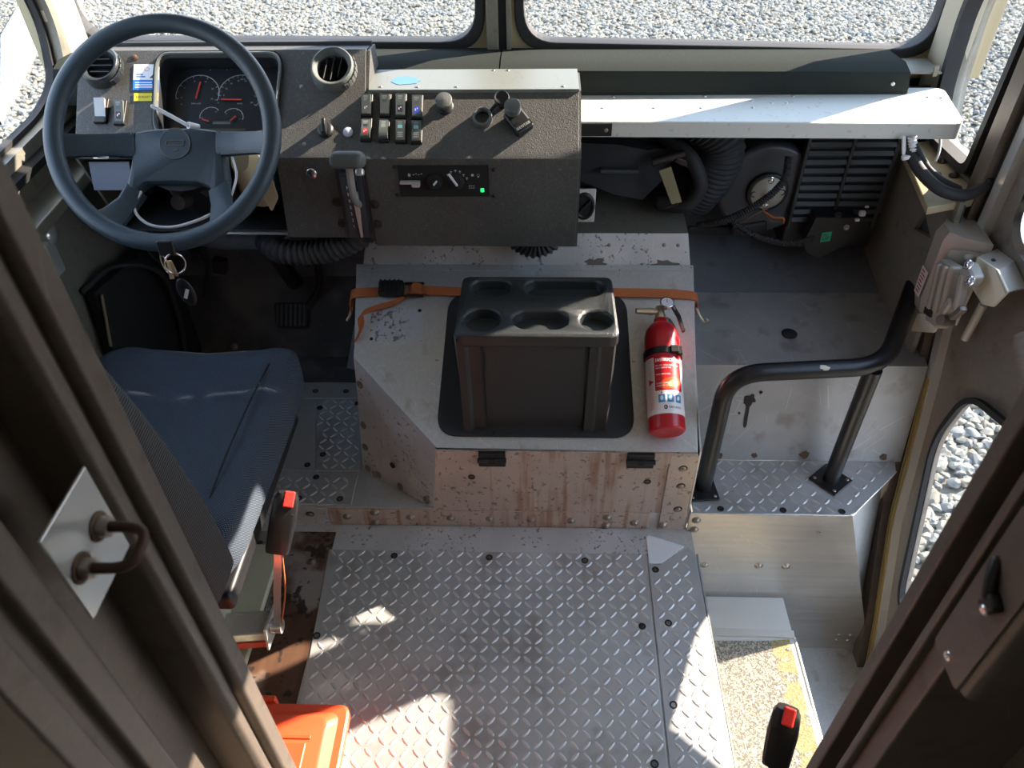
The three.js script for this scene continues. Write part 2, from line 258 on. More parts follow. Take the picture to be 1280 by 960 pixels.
// ───────────────────────── the setting ─────────────────────────
{ // gravel yard
  const g = structure('ground'); add(g, 'ground_surface', new THREE.BoxGeometry(120, 0.2, 120).translate(0, -0.98, 0), M.ground);
}
{ const f = structure('floor');
  add(f, 'floor_slab', boxAt(-1.22, 0.41, -0.045, 0, -1.287, 2.4, 0), M.alu);
  add(f, 'cargo_slab', boxAt(0.41, 1.03, -0.045, 0, -0.25, 2.4, 0), M.alu);
  add(f, 'driver_platform', boxAt(-1.22, 0.405, 0.02, 0.068, -2.05, -1.287, 0), M.alu);
  add(f, 'platform_riser', boxAt(-1.22, 0.40, -0.3, 0.02, -1.31, -1.287, 0), M.alu);
  add(f, 'step_riser', poly([[0.412, 0, -1.29], [0.412, 0, -0.25], [0.468, -0.6, -0.25], [0.468, -0.6, -1.29]], 0.006), M.alu);
  add(f, 'step_back', boxAt(0.42, 1.03, -0.62, 0, -0.255, -0.25, 0), M.doorPaint);
  add(f, 'lower_step', boxAt(0.45, 1.03, -0.62, -0.58, -1.36, -0.25, 0), M.alu);
  const w = add(f, 'worn_sheet', boxAt(-0.79, -0.525, 0.0, 0.002, -1.255, -0.6, 0), M.wornFloor, { label: 'brown worn floor sheet beside the seat' });
  put(f, 'bolt', GEO.bolt, M.steelBolt, [-0.575, 0.003, -1.16]);
  add(f, 'joint_strip', boxAt(-0.53, 0.29, 0.0, 0.0025, -1.278, -1.197, 0), M.aluSpeck);
}
{ // side walls of the cab, with openings
  const L = structure('wall_left'), x = -1.22, T = 0.03;
  const q = (z, y) => [x, y, z];
  add(L, 'wall_panel', poly([q(2.4, -0.3), q(2.4, 1.98), q(-2.12, 1.98), q(-2.12, -0.3)].map(([a, b, c]) => [a, b, c]), T, { holes: [{ pts: [q(-1.97, 1.07), q(-1.925, 0.94), q(-1.80, 0.905), q(-0.95, 0.86), q(-0.95, 1.62), q(-1.90, 1.62)], r: 0.05 }] }), M.cabPaint);
  add(L, 'sill', poly([[x, 0.88, -1.93], [x + 0.055, 0.872, -1.93], [x + 0.055, 0.845, -0.9], [x, 0.853, -0.9]], 0.02), M.blackMatt);
  add(L, 'sill_tray', poly([[x + 0.01, 0.80, -1.9], [x + 0.10, 0.80, -1.9], [x + 0.10, 0.78, -1.3], [x + 0.01, 0.78, -1.3]], 0.03, { bevel: 0.004 }), M.cabPaint);
  const R = structure('wall_right'), X = 1.03, r = (z, y) => [X, y, z];
  add(R, 'wall_panel', poly([r(-2.12, -0.9), r(-2.12, 1.98), r(-1.625, 1.98), r(-1.615, 0.5), r(-1.43, -0.1), r(-1.28, -0.42), r(-1.22, -0.62), r(-1.22, -0.9)], -0.03, { holes: [{ pts: [r(-1.95, 0.93), r(-1.90, 0.80), r(-1.69, 0.81), r(-1.67, 1.5), r(-1.90, 1.5), r(-1.965, 1.08)], r: 0.03 }] }), M.cabPaint);
  add(R, 'rear_panel', [boxAt(X, X + 0.03, -0.05, 1.98, -0.25, 2.4, 0)], M.cabPaint);
  add(R, 'door_header', [boxAt(X, X + 0.03, 1.7, 1.98, -1.62, -0.25, 0)], M.cabPaint);
  // sloping ledge under the quarter window
  add(R, 'sill_ledge', poly([[0.885, 0.775, -1.60], [X, 0.80, -1.62], [X, 0.795, -1.92], [0.93, 0.785, -1.92]], 0.02, { bevel: 0.003 }), M.cream);
  add(R, 'ledge_lip', poly([[X - 0.03, 0.805, -1.62], [X, 0.81, -1.62], [X, 0.805, -1.92], [X - 0.03, 0.80, -1.92]], 0.014, { bevel: 0.003 }), M.cabPaint);
  studs(R, 'bolt', GEO.washer, M.darkBolt, [[0.99, 0.792, -1.80], [0.955, 0.785, -1.745], [0.988, 0.792, -1.725]], [-0.15, 1, 0]);
  add(R, 'kick_panel', poly([[0.985, -0.1, -1.55], [0.985, 0.79, -1.60], [0.93, 0.8, -1.96], [0.985, 0.05, -2.0]], 0.012, { holes: [{ pts: [[0.968, 0.70, -1.72], [0.965, 0.64, -1.74], [0.975, 0.66, -1.66]] }] }), M.cabPaint);
  add(R, 'kick_recess', poly([[0.992, -0.1, -1.55], [0.992, 0.78, -1.60], [0.95, 0.78, -1.96], [0.995, 0.05, -2.0]], 0.004), M.darkWall);
}
{ // front wall: pillars, windscreen openings and firewall below
  const F = structure('wall_front'), z = -2.05, q = (x, y) => [x, y, z];
  const left = [[-1.2, 0.995], [-0.145, 0.985], [-0.145, 1.475], [-1.2, 1.475]], right = [[-0.055, 0.985], [1.0, 0.96], [1.0, 1.475], [-0.055, 1.475]];  // tops, out of view, lowered to keep direct sun off the seat
  add(F, 'wall_panel', poly([q(-1.32, 0.9), q(1.14, 0.9), q(1.14, 1.98), q(-1.32, 1.98)], 0.04, { bevel: 0.004, holes: [{ pts: left.map((p) => q(...p)), r: 0.09 }, { pts: right.map((p) => q(...p)), r: 0.09 }] }), M.cream);
  add(F, 'firewall', boxAt(-1.25, 1.06, -0.4, 0.9, -2.09, -2.05, 0), M.darkWall);
  add(F, 'corner_pillar', [loft([[0.78, 0], [1.98, 0.0]].map(([y]) => [[-1.16, y, -2.035], [-1.21, y, -2.075], [-1.25, y, -2.03], [-1.228, y, -1.965], [-1.205, y, -1.965]])), loft([[0.80, 0], [1.98, 0]].map(([y]) => [[0.985, y, -2.04], [1.03, y, -2.075], [1.06, y, -2.03], [1.04, y, -1.955], [1.015, y, -1.96]]))], M.cream2 ??= std({ color: 0xcfc8b4, roughness: 0.45 }));
  add(F, 'centre_pillar', [box(0.03, 0.8, 0.02, [-0.118, 1.36, -2.04], 0.004), box(0.012, 0.8, 0.02, [-0.077, 1.36, -2.04], 0.003)], M.cabPaint);
  add(F, 'pillar_gap', box(0.03, 0.8, 0.014, [-0.096, 1.36, -2.045], 0.002), M.blackMatt);
  const W = (n, pts) => {
    const g = structure(n); const c = pts.reduce((a, p) => [a[0] + p[0] / 4, a[1] + p[1] / 4], [0, 0]), k = (s, e) => pts.map((p) => q(c[0] + (p[0] - c[0]) + Math.sign(p[0] - c[0]) * e, p[1] + Math.sign(p[1] - c[1]) * e));
    add(g, 'window_seal', poly(k(1, 0.008).map(([a, b]) => [a, b, z + 0.008]), 0.05, { r: 0.095, bevel: 0.004, holes: [{ pts: k(1, -0.016).map(([a, b]) => [a, b, z + 0.008]), r: 0.085 }] }), M.rubber);
    add(g, 'pane', poly(k(1, -0.012).map(([a, b]) => [a, b, z - 0.018]), 0.004, { r: 0.088 }), M.glass);
  };
  W('window_1', left); W('window_2', right);
}
{ // side windows: rubber seals and glass
  const g = structure('window_3'), x = -1.22, p = (d) => [[-1.97 + d, 1.07], [-1.925 + d, 0.94 + d], [-1.80, 0.905 + d], [-0.95 - d, 0.86 + d], [-0.95 - d, 1.62 - d], [-1.90 + d, 1.62 - d]].map(([z, y]) => [x + 0.006, y, z]);
  add(g, 'window_seal', poly(p(-0.003), -0.02, { r: 0.05, bevel: 0, holes: [{ pts: p(0.012), r: 0.045 }] }), M.rubber);
  add(g, 'pane', poly(p(0.012).map(([a, b, c]) => [x - 0.012, b, c]), 0.004, { r: 0.045 }), M.glass);
  const h = structure('window_4'), X = 1.03, k = (d) => [[-1.95 + d, 0.93], [-1.90 + d / 2, 0.80 + d], [-1.69 - d, 0.81 + d], [-1.67 - d, 1.5 - d], [-1.90 + d, 1.5 - d], [-1.965 + d, 1.08]].map(([z, y]) => [X - 0.006, y, z]);
  add(h, 'window_seal', poly(k(-0.004), -0.036, { r: 0.03, holes: [{ pts: k(0.014), r: 0.028 }] }), M.rubber);
  add(h, 'pane', poly(k(0.01).map(([a, b, c]) => [X + 0.012, b, c]), 0.004, { r: 0.028 }), M.glass);
}
{ // roof and cargo body behind the bulkhead
  const c = structure('ceiling'); add(c, 'cab_roof', boxAt(-1.27, 1.08, 1.98, 2.02, -2.12, -0.44, 0), M.whitePaint);
  add(c, 'cargo_roof', boxAt(-1.27, 1.08, 1.98, 1.984, -0.44, 2.45, 0), new THREE.MeshPhysicalMaterial({ color: 0xf2f0e8, roughness: 0.95, transmission: 0.15, thickness: 0 }), { label: 'unseen white cargo roof made translucent to add light from behind' });  // translucence added to the unseen roof for soft light from behind
  const b = structure('wall_back'); add(b, 'rear_wall', boxAt(-1.25, 1.06, -0.05, 1.98, 2.4, 2.44, 0), M.aluClean);
  add(b, 'bulkhead_left', [boxAt(-1.22, -0.62, -0.02, 1.98, -0.47, -0.42, 0), boxAt(-0.62, -0.45, 0, 1.98, -0.50, -0.25, 0)], M.jamb);
  add(b, 'bulkhead_right', [boxAt(0.62, 1.03, -0.02, 1.98, -0.47, -0.25, 0)], M.jamb);
  add(b, 'bulkhead_header', [boxAt(-1.22, 1.03, 1.9, 1.98, -0.47, -0.42, 0)], M.jamb);
}
{ // pressed door-frame profiles of the doorway the camera looks through, in plan (x, z)
  const up = (pts, y0 = 0.0, y1 = 1.9) => { const s = roundShape(pts.map(([x, z]) => [x, -z]), 0.004), g = new THREE.ExtrudeGeometry(s, { depth: y1 - y0, bevelEnabled: false, curveSegments: 5 }); return g.rotateX(-Math.PI / 2).translate(0, y0, 0); };
  const L = structure('trim_1');
  add(L, 'jamb_flange', up([[-0.46, -0.505], [-0.380, -0.505], [-0.380, -0.478], [-0.388, -0.474], [-0.46, -0.474]]), M.jamb);
  add(L, 'jamb_groove', up([[-0.46, -0.478], [-0.394, -0.478], [-0.394, -0.455], [-0.46, -0.455]]), M.jamb);
  add(L, 'jamb_ridge', up([[-0.47, -0.458], [-0.384, -0.458], [-0.378, -0.452], [-0.378, -0.438], [-0.386, -0.432], [-0.47, -0.432]]), M.jamb);
  add(L, 'jamb_recess', up([[-0.5, -0.434], [-0.432, -0.434], [-0.432, -0.335], [-0.5, -0.335]]), M.jamb);
  add(L, 'jamb_rear', up([[-0.5, -0.337], [-0.384, -0.337], [-0.380, -0.332], [-0.380, -0.305], [-0.392, -0.302], [-0.392, -0.285], [-0.380, -0.282], [-0.380, -0.252], [-0.5, -0.25]]), M.jamb);
  const R = structure('trim_2');
  add(R, 'jamb_flange', up([[0.402, -0.487], [0.62, -0.487], [0.62, -0.466], [0.402, -0.466]]), M.jamb);
  add(R, 'jamb_groove', up([[0.428, -0.468], [0.62, -0.468], [0.62, -0.44], [0.428, -0.44]]), M.jamb);
  add(R, 'jamb_ridge', up([[0.402, -0.440], [0.62, -0.440], [0.62, -0.428], [0.402, -0.428]]), M.jamb);
  add(R, 'jamb_face', up([[0.412, -0.43], [0.62, -0.43], [0.62, -0.40], [0.412, -0.40]]), M.jamb);
  add(R, 'jamb_rear', up([[0.56, -0.402], [0.62, -0.402], [0.62, -0.25], [0.56, -0.25]]), M.jamb);
}
{ // sliding side door, shut
  const D = structure('door_1'), X = 1.03, q = (z, y) => [X, y, z];
  const win = [q(-1.41, 0.22), q(-1.37, 0.415), q(-1.1, 0.50), q(-0.62, 0.52), q(-0.62, -0.24), q(-1.235, -0.26)], up = [q(-1.50, 1.6), q(-1.49, 0.77), q(-0.62, 0.77), q(-0.62, 1.6)];
  const grow = (pts, d) => { const c = pts.reduce((a, p) => a.add(A(p)), V(0, 0, 0)).multiplyScalar(1 / pts.length); return pts.map((p) => { const v = A(p).clone().sub(c); return c.clone().add(v).addScaledVector(V(0, Math.sign(v.y), Math.sign(v.z)), d).toArray(); }); };
  add(D, 'door_panel', poly([q(-1.575, 1.9), q(-1.565, 0.52), q(-1.39, -0.1), q(-1.24, -0.42), q(-1.17, -0.6), q(-0.3, -0.6), q(-0.3, 1.9)], 0.012, { holes: [{ pts: win, r: 0.07 }, { pts: up, r: 0.07 }] }), M.doorPaint);
  const seal = (p, d, r) => poly(grow(p, d).map(([a, b, c]) => [X - 0.006, b, c]), 0.012, { r, holes: [{ pts: grow(p, -0.006).map(([a, b, c]) => [X - 0.006, b, c]), r: r - 0.01 }] });
  add(D, 'lower_seal', seal(win, 0.006, 0.075), M.rubber); add(D, 'lower_pane', poly(grow(win, 0.002).map(([a, b, c]) => [X + 0.006, b, c]), 0.004, { r: 0.07 }), M.glass);
  add(D, 'upper_seal', seal(up, 0.018, 0.08), M.chrome); add(D, 'upper_pane', poly(grow(up, 0.002).map(([a, b, c]) => [X + 0.006, b, c]), 0.004, { r: 0.07 }), M.glass);
  // front edge: post, rubber strips and guide channel following the slanted opening
  const edge = (dz, dx, w, d, y0, y1) => { const pr = [[-1.60, 1.9], [-1.595, 0.52], [-1.535, 0.33], [-1.415, -0.1], [-1.265, -0.42], [-1.2, -0.58]].filter(([z, y]) => y <= y1 && y >= y0); return loft(pr.map(([z, y]) => [[X - dx, y, z + dz - w / 2], [X - dx - d, y, z + dz - w / 2], [X - dx - d, y, z + dz + w / 2], [X - dx, y, z + dz + w / 2]])); };
  add(D, 'front_post', edge(-0.04, -0.01, 0.05, 0.05, -0.6, 2), M.jamb);
  add(D, 'edge_gap', edge(-0.008, -0.01, 0.016, 0.03, -0.6, 2), M.blackMatt);
  add(D, 'edge_channel', edge(0.015, 0.0, 0.03, 0.022, -0.6, 2), M.aluClean);
  add(D, 'edge_rubber', [edge(0.008, 0.02, 0.005, 0.008, -0.6, 0.4), edge(0.022, 0.02, 0.005, 0.008, -0.6, 0.4)], M.amber);
}

// ───────────────────────── floor plates ─────────────────────────
{
  const p = [[-0.537, -1.197], [0.284, -1.197], [0.262, 0.25], [-0.37, 0.25], [-0.37, -0.515], [-0.50, -0.515]], t = thing('tread_plate', 'large silver diamond tread plate covering the middle of the aisle floor', 'floor plate', [-0.1, 0, -0.6]);
  const up = (y) => p.map(([x, z]) => [x, y, z]);
  const sc = [[-0.364, -1.18], [-0.118, -1.179], [0.127, -1.174], [0.255, -0.99], [0.25, -0.674], [-0.515, -0.95]];
  add(t, 'sheet', poly(up(0.0045).reverse(), 0.0045, { bevel: 0.001 }), M.tread);
  add(t, 'raised_lugs', lugs(p.map(([x, z]) => [x, Math.min(z, -0.15)]), 0.0044, 0.0255, (x, z) => sc.some(([a, b]) => Math.hypot(a - x, b - z) < 0.012)), M.lug, { kind: 'stuff' });
  studs(t, 'screw', GEO.hole, M.darkBolt, sc.map(([x, z]) => [x, 0.005, z]));
}
{
  const p = [[0.288, -1.165], [0.322, -1.165], [0.395, -1.222], [0.412, -1.2], [0.412, 0.25], [0.268, 0.25]], t = thing('tread_plate', 'narrow diamond tread strip edging the aisle above the side step', 'floor plate', [0.34, 0, -0.6]);
  const sc = [[0.304, -1.15], [0.318, -1.0], [0.305, -0.8]];
  add(t, 'sheet', [poly(p.map(([x, z]) => [x, 0.0045, z]).reverse(), 0.0045, { bevel: 0.001 }), poly([[0.414, 0.004, -1.2], [0.417, -0.03, -1.2], [0.417, -0.03, 0.2], [0.414, 0.004, 0.2]], 0.004)], M.tread);
  add(t, 'raised_lugs', lugs(p.map(([x, z]) => [x, Math.min(z, -0.15)]), 0.0044, 0.0255, (x, z) => sc.some(([a, b]) => Math.hypot(a - x, b - z) < 0.012)), M.lug, { kind: 'stuff' });
  studs(t, 'screw', GEO.hole, M.darkBolt, sc.map(([x, z]) => [x, 0.005, z]));
  const c = thing('corner_plate', 'bare pale corner sheet cut to a point at the step strip', 'floor plate', [0.33, 0, -1.2]);
  add(c, 'sheet', poly([[0.29, 0.006, -1.168], [0.32, 0.006, -1.168], [0.386, 0.006, -1.223], [0.298, 0.006, -1.258], [0.29, 0.006, -1.25]], 0.006, { bevel: 0.001 }), M.whitePlastic);
}
{ // driver-side tread plates on the raised platform
  const A1 = [[-0.672, -1.70], [-0.523, -1.70], [-0.484, -1.42], [-0.487, -1.41], [-0.605, -1.41]], A2 = [[-0.86, -1.41], [-0.605, -1.405], [-0.487, -1.405], [-0.487, -1.292], [-0.86, -1.292]];
  for (const [p, label, sc] of [[A1, 'blue-grey diamond tread plate beside the engine cover, by the black floor mat', [[-0.65, -1.66], [-0.60, -1.47], [-0.54, -1.68]]], [A2, 'diamond tread plate in front of the seat, above the bolted riser', [[-0.52, -1.31], [-0.63, -1.31], [-0.60, -1.385]]]]) {
    const t = thing('tread_plate', label, 'floor plate', [p[0][0], 0.068, p[0][1]]);
    add(t, 'sheet', poly(p.map(([x, z]) => [x, 0.0725, z]).reverse(), 0.0045, { bevel: 0.001 }), M.tread);
    add(t, 'raised_lugs', lugs(p, 0.0724, 0.0255, (x, z) => sc.some(([a, b]) => Math.hypot(a - x, b - z) < 0.012)), M.lug, { kind: 'stuff' });
    studs(t, 'screw', GEO.hole, M.darkBolt, sc.map(([x, z]) => [x, 0.073, z]));
  }
  const s = thing('edge_sheet', 'plain flat metal sheet between the seat and the tread plate', 'floor plate', [-0.7, 0.068, -1.5]);
  add(s, 'sheet', [poly([[-0.86, 0.0715, -1.415], [-0.61, 0.0715, -1.415], [-0.672, 0.0715, -1.70], [-0.86, 0.0715, -1.70]], 0.003), boxAt(-0.86, -0.5, 0.068, 0.0725, -1.775, -1.705, 0.001)], M.aluClean);
  studs(s, 'screw', GEO.hole, M.darkBolt, [[-0.635, 0.073, -1.43], [-0.68, 0.073, -1.735], [-0.585, 0.073, -1.735]]);
}
{ const t = thing('floor_mat', 'black dusty rubber mat on the driver footwell floor', 'floor mat', [-0.85, 0.068, -1.85]);
  add(t, 'mat', [poly([[-1.2, 0.074, -1.78], [-0.495, 0.074, -1.78], [-0.50, 0.074, -1.90], [-1.2, 0.074, -1.90]], 0.006), poly([[-1.2, 0.074, -1.90], [-0.50, 0.074, -1.90], [-0.50, 0.295, -2.035], [-1.2, 0.295, -2.035]], 0.006)], M.mat);
  put(t, 'floor_stud', GEO.bolt, M.steelBolt, [-0.98, 0.1, -1.915], [0, 0.5, 0.8]);
}
{ const t = thing('footwell_liner', 'grey metal driver toe panel with screws above the rubber mat', 'panel', [-0.85, 0.3, -2.04]);
  add(t, 'sheet', poly([[-1.2, 0.296, -2.032], [-0.46, 0.296, -2.032], [-0.46, 0.66, -2.045], [-1.2, 0.66, -2.045]], 0.004), M.firewall);
  studs(t, 'screw', GEO.screw, M.chrome, [[-0.83, 0.355, -2.032], [-0.80, 0.44, -2.035], [-0.77, 0.435, -2.035]], [0, 0, 1]);
  studs(t, 'bolt', GEO.bolt, M.darkBolt, [[-0.72, 0.34, -2.032], [-0.66, 0.43, -2.035]], [0, 0, 1]);
}
{ // riser strip with its bolts
  const t = thing('riser_strip', 'long bolted metal strip along the foot of the engine cover', 'bracket', [-0.1, 0, -1.283]);
  add(t, 'strip', [boxAt(-0.548, 0.298, 0.0, 0.063, -1.2865, -1.282, 0.001)], M.aluDirtyBounce);
  add(t, 'end_strip', [boxAt(-0.80, -0.552, 0.0, 0.066, -1.287, -1.2835, 0.001)], M.aluSpeck);
  const b = [[-0.501, 0.034], [-0.425, 0.052], [-0.427, 0.012], [-0.332, 0.034], [-0.224, 0.034], [-0.12, 0.033], [-0.012, 0.031], [0.094, 0.03], [0.188, 0.045], [0.187, 0.012], [0.261, 0.024]];
  studs(t, 'bolt', GEO.washer, M.steelBolt, b.map(([x, y]) => [x, y, -1.282]), [0, 0, 1]);
  put(t, 'bolt', GEO.bolt, M.steelBolt, [-0.60, 0.04, -1.2835], [0, 0, 1]);
}
// ───────────────────────── engine cover ─────────────────────────
const lidY = (z) => 0.29 + 0.5 * (-1.29 - z), LN = [0, 0.8944, 0.4472];
const L3 = (x, z, o = 0) => [x, lidY(z) + o * 0.8944, z + o * 0.4472];
{
  const t = thing('engine_cover', 'bare metal engine cover with sloping lid and speckled front between the seats', 'engine cover', [-0.04, 0.068, -1.5]);
  add(t, 'front_panel', poly([[-0.266, 0.063, -1.285], [0.39, 0.063, -1.285], [0.385, 0.29, -1.285], [-0.245, 0.29, -1.285]], 0.004), M.aluDirtyBounce, { label: 'front panel stained with brown runs on a base painted warm as bounced light' });
  add(t, 'corner_panel', loft([[[-0.477, 0.069, -1.415], [-0.267, 0.069, -1.286], [-0.243, 0.292, -1.297], [-0.466, 0.398, -1.505]], [[-0.473, 0.069, -1.419], [-0.264, 0.069, -1.290], [-0.24, 0.29, -1.301], [-0.462, 0.396, -1.509]]].reverse(), { crease: 0.05 }), M.aluSpeck);
  const up3 = (x, y) => [x, y, Math.max((-0.7762 + 0.603 * x - 0.229 * y) / 0.763, (-0.9456 + 0.522 * x - 0.098 * y) / 0.849 - 0.06) + 0.002], lo3 = (x, y) => [x, y, (-0.9456 + 0.522 * x - 0.098 * y) / 0.849 + 0.002];
  add(t, 'side_panel', [poly([[-0.49, 0.069, -1.98], [-0.477, 0.069, -1.415], [-0.466, 0.398, -1.505], [-0.485, 0.515, -1.745], [-0.49, 0.52, -1.98]], 0.004)], M.alu);
  add(t, 'side_panel', [poly([[0.40, 0.069, -1.287], [0.405, 0.069, -2.0], [0.40, 0.60, -2.0], [0.41, 0.515, -1.745], [0.388, 0.29, -1.29]], 0.004)], M.alu);
  add(t, 'lid', poly([L3(-0.243, -1.292), L3(0.39, -1.288), L3(0.414, -1.748), L3(-0.488, -1.748), L3(-0.468, -1.505)], 0.006, { bevel: 0.0015, lift: 0.001 }), M.alu);
  add(t, 'lid_lip', poly([[-0.242, 0.258, -1.280], [0.39, 0.255, -1.280], [0.39, 0.291, -1.281], [-0.242, 0.293, -1.281]], 0.006, { bevel: 0.0015 }), M.aluDirtyBounce);
  add(t, 'rear_flange', [poly([L3(-0.487, -1.735, 0.003), L3(0.413, -1.735, 0.003), L3(0.413, -1.75, 0.003), L3(-0.487, -1.75, 0.003)], 0.005), poly([[-0.47, 0.515, -1.752], [0.408, 0.51, -1.752], [0.397, 0.592, -1.795], [-0.46, 0.592, -1.795]], 0.004)], M.aluSpeck);
  add(t, 'rear_top', poly([[-0.46, 0.592, -1.795], [0.397, 0.592, -1.795], [0.40, 0.60, -2.04], [-0.46, 0.60, -2.04]], 0.004), M.cabPaint);
  add(t, 'side_flange', boxAt(0.325, 0.392, 0.0, 0.285, -1.2845, -1.280, 0.001), M.aluDirtyBounce);
  studs(t, 'bolt', GEO.bolt, M.steelBolt, [[0.36, 0.24, -1.28], [0.363, 0.175, -1.28], [0.367, 0.085, -1.28]], [0, 0, 1]);
  put(t, 'bolt', GEO.washer, M.steelBolt, [0.336, 0.02, -1.28], [0, 0, 1]);
  const cn = [-0.56, 0.16, 0.81];
  studs(t, 'bolt', GEO.bolt, M.steelBolt, [up3(-0.459, 0.33), up3(-0.461, 0.215), up3(-0.462, 0.15), lo3(-0.460, 0.088), lo3(-0.428, 0.085), lo3(-0.363, 0.085), lo3(-0.288, 0.085)], cn);
  studs(t, 'screw_hole', GEO.hole, M.darkBolt, [lo3(-0.378, 0.15)], cn);
  studs(t, 'screw_hole', GEO.hole, M.darkBolt, [[-0.161, 0.195, -1.2845], [0.279, 0.185, -1.2845]], [0, 0, 1]);
  studs(t, 'screw', GEO.screw, M.steelBolt, [[0.19, 0.565, -1.78], [0.335, 0.565, -1.78], [0.372, 0.565, -1.78]], [0, 0.4, 0.9]);
  for (const x of [-0.107, 0.253]) { const h = add(t, 'hinge', [box(0.066, 0.024, 0.012, [x, 0.283, -1.277], 0.003), box(0.066, 0.026, 0.010, [x, 0.260, -1.276], 0.003), rod([x - 0.035, 0.2715, -1.270], [x + 0.035, 0.2715, -1.270], 0.0065)], M.black, { label: 'black plastic hinge' }); add(h, 'hinge_knuckle', rod([x - 0.008, 0.2715, -1.270], [x + 0.008, 0.2715, -1.270], 0.0075), M.blackMatt); }
  // torn grey patches on the rear flange
  const blob = (cx, cy, s, k) => { const pts = []; for (let i = 0; i < 18; i++) { const a = i / 18 * 2 * Math.PI, r = s * (0.55 + 0.6 * hash(i, k, 5)); pts.push([cx + 1.3 * r * Math.cos(a), cy + 0.8 * r * Math.sin(a)]); } return pts; };
  const flat = (pts, lift) => poly(pts.map(([x, u]) => { const z = -1.752 - 0.043 * u, y = 0.512 + 0.08 * u; return [x, y, z]; }), 0.0012, { lift });
  add(t, 'torn_patch', flat(blob(0.155, 0.05, 0.024, 3).map(([x, u]) => [x, 0.12 + (u - 0.05) * 9]), 0.0015), M.torn ??= std({ color: 0x6b655e, roughness: 0.8 })); add(t, 'torn_patch', flat(blob(0.34, 0.05, 0.03, 4).map(([x, u]) => [x, 0.1 + (u - 0.05) * 6]), 0.0015), M.torn);
  const dp = add(t, 'data_plate', poly([L3(-0.436, -1.634), L3(-0.300, -1.634), L3(-0.297, -1.547), L3(-0.432, -1.547)].reverse(), 0.001, { lift: 0.0012 }), std({ map: tex(256, 0.15, (u, v) => { const d = ss(0.55, 0.68, fbm(u, v, 22, 601, 4)) * ss(0.62, 0.35, Math.abs((u * 1) % 1 - 0.25)); return mix3([0.78, 0.79, 0.82], [0.45, 0.41, 0.39], d * 0.8); }), roughness: 0.45, metalness: 0.35 }), { label: 'scuffed silver data plate' });
  studs(dp, 'plate_screw', GEO.screw, M.darkBolt, [L3(-0.308, -1.627, 0.001), L3(-0.428, -1.553, 0.001)], LN);
}
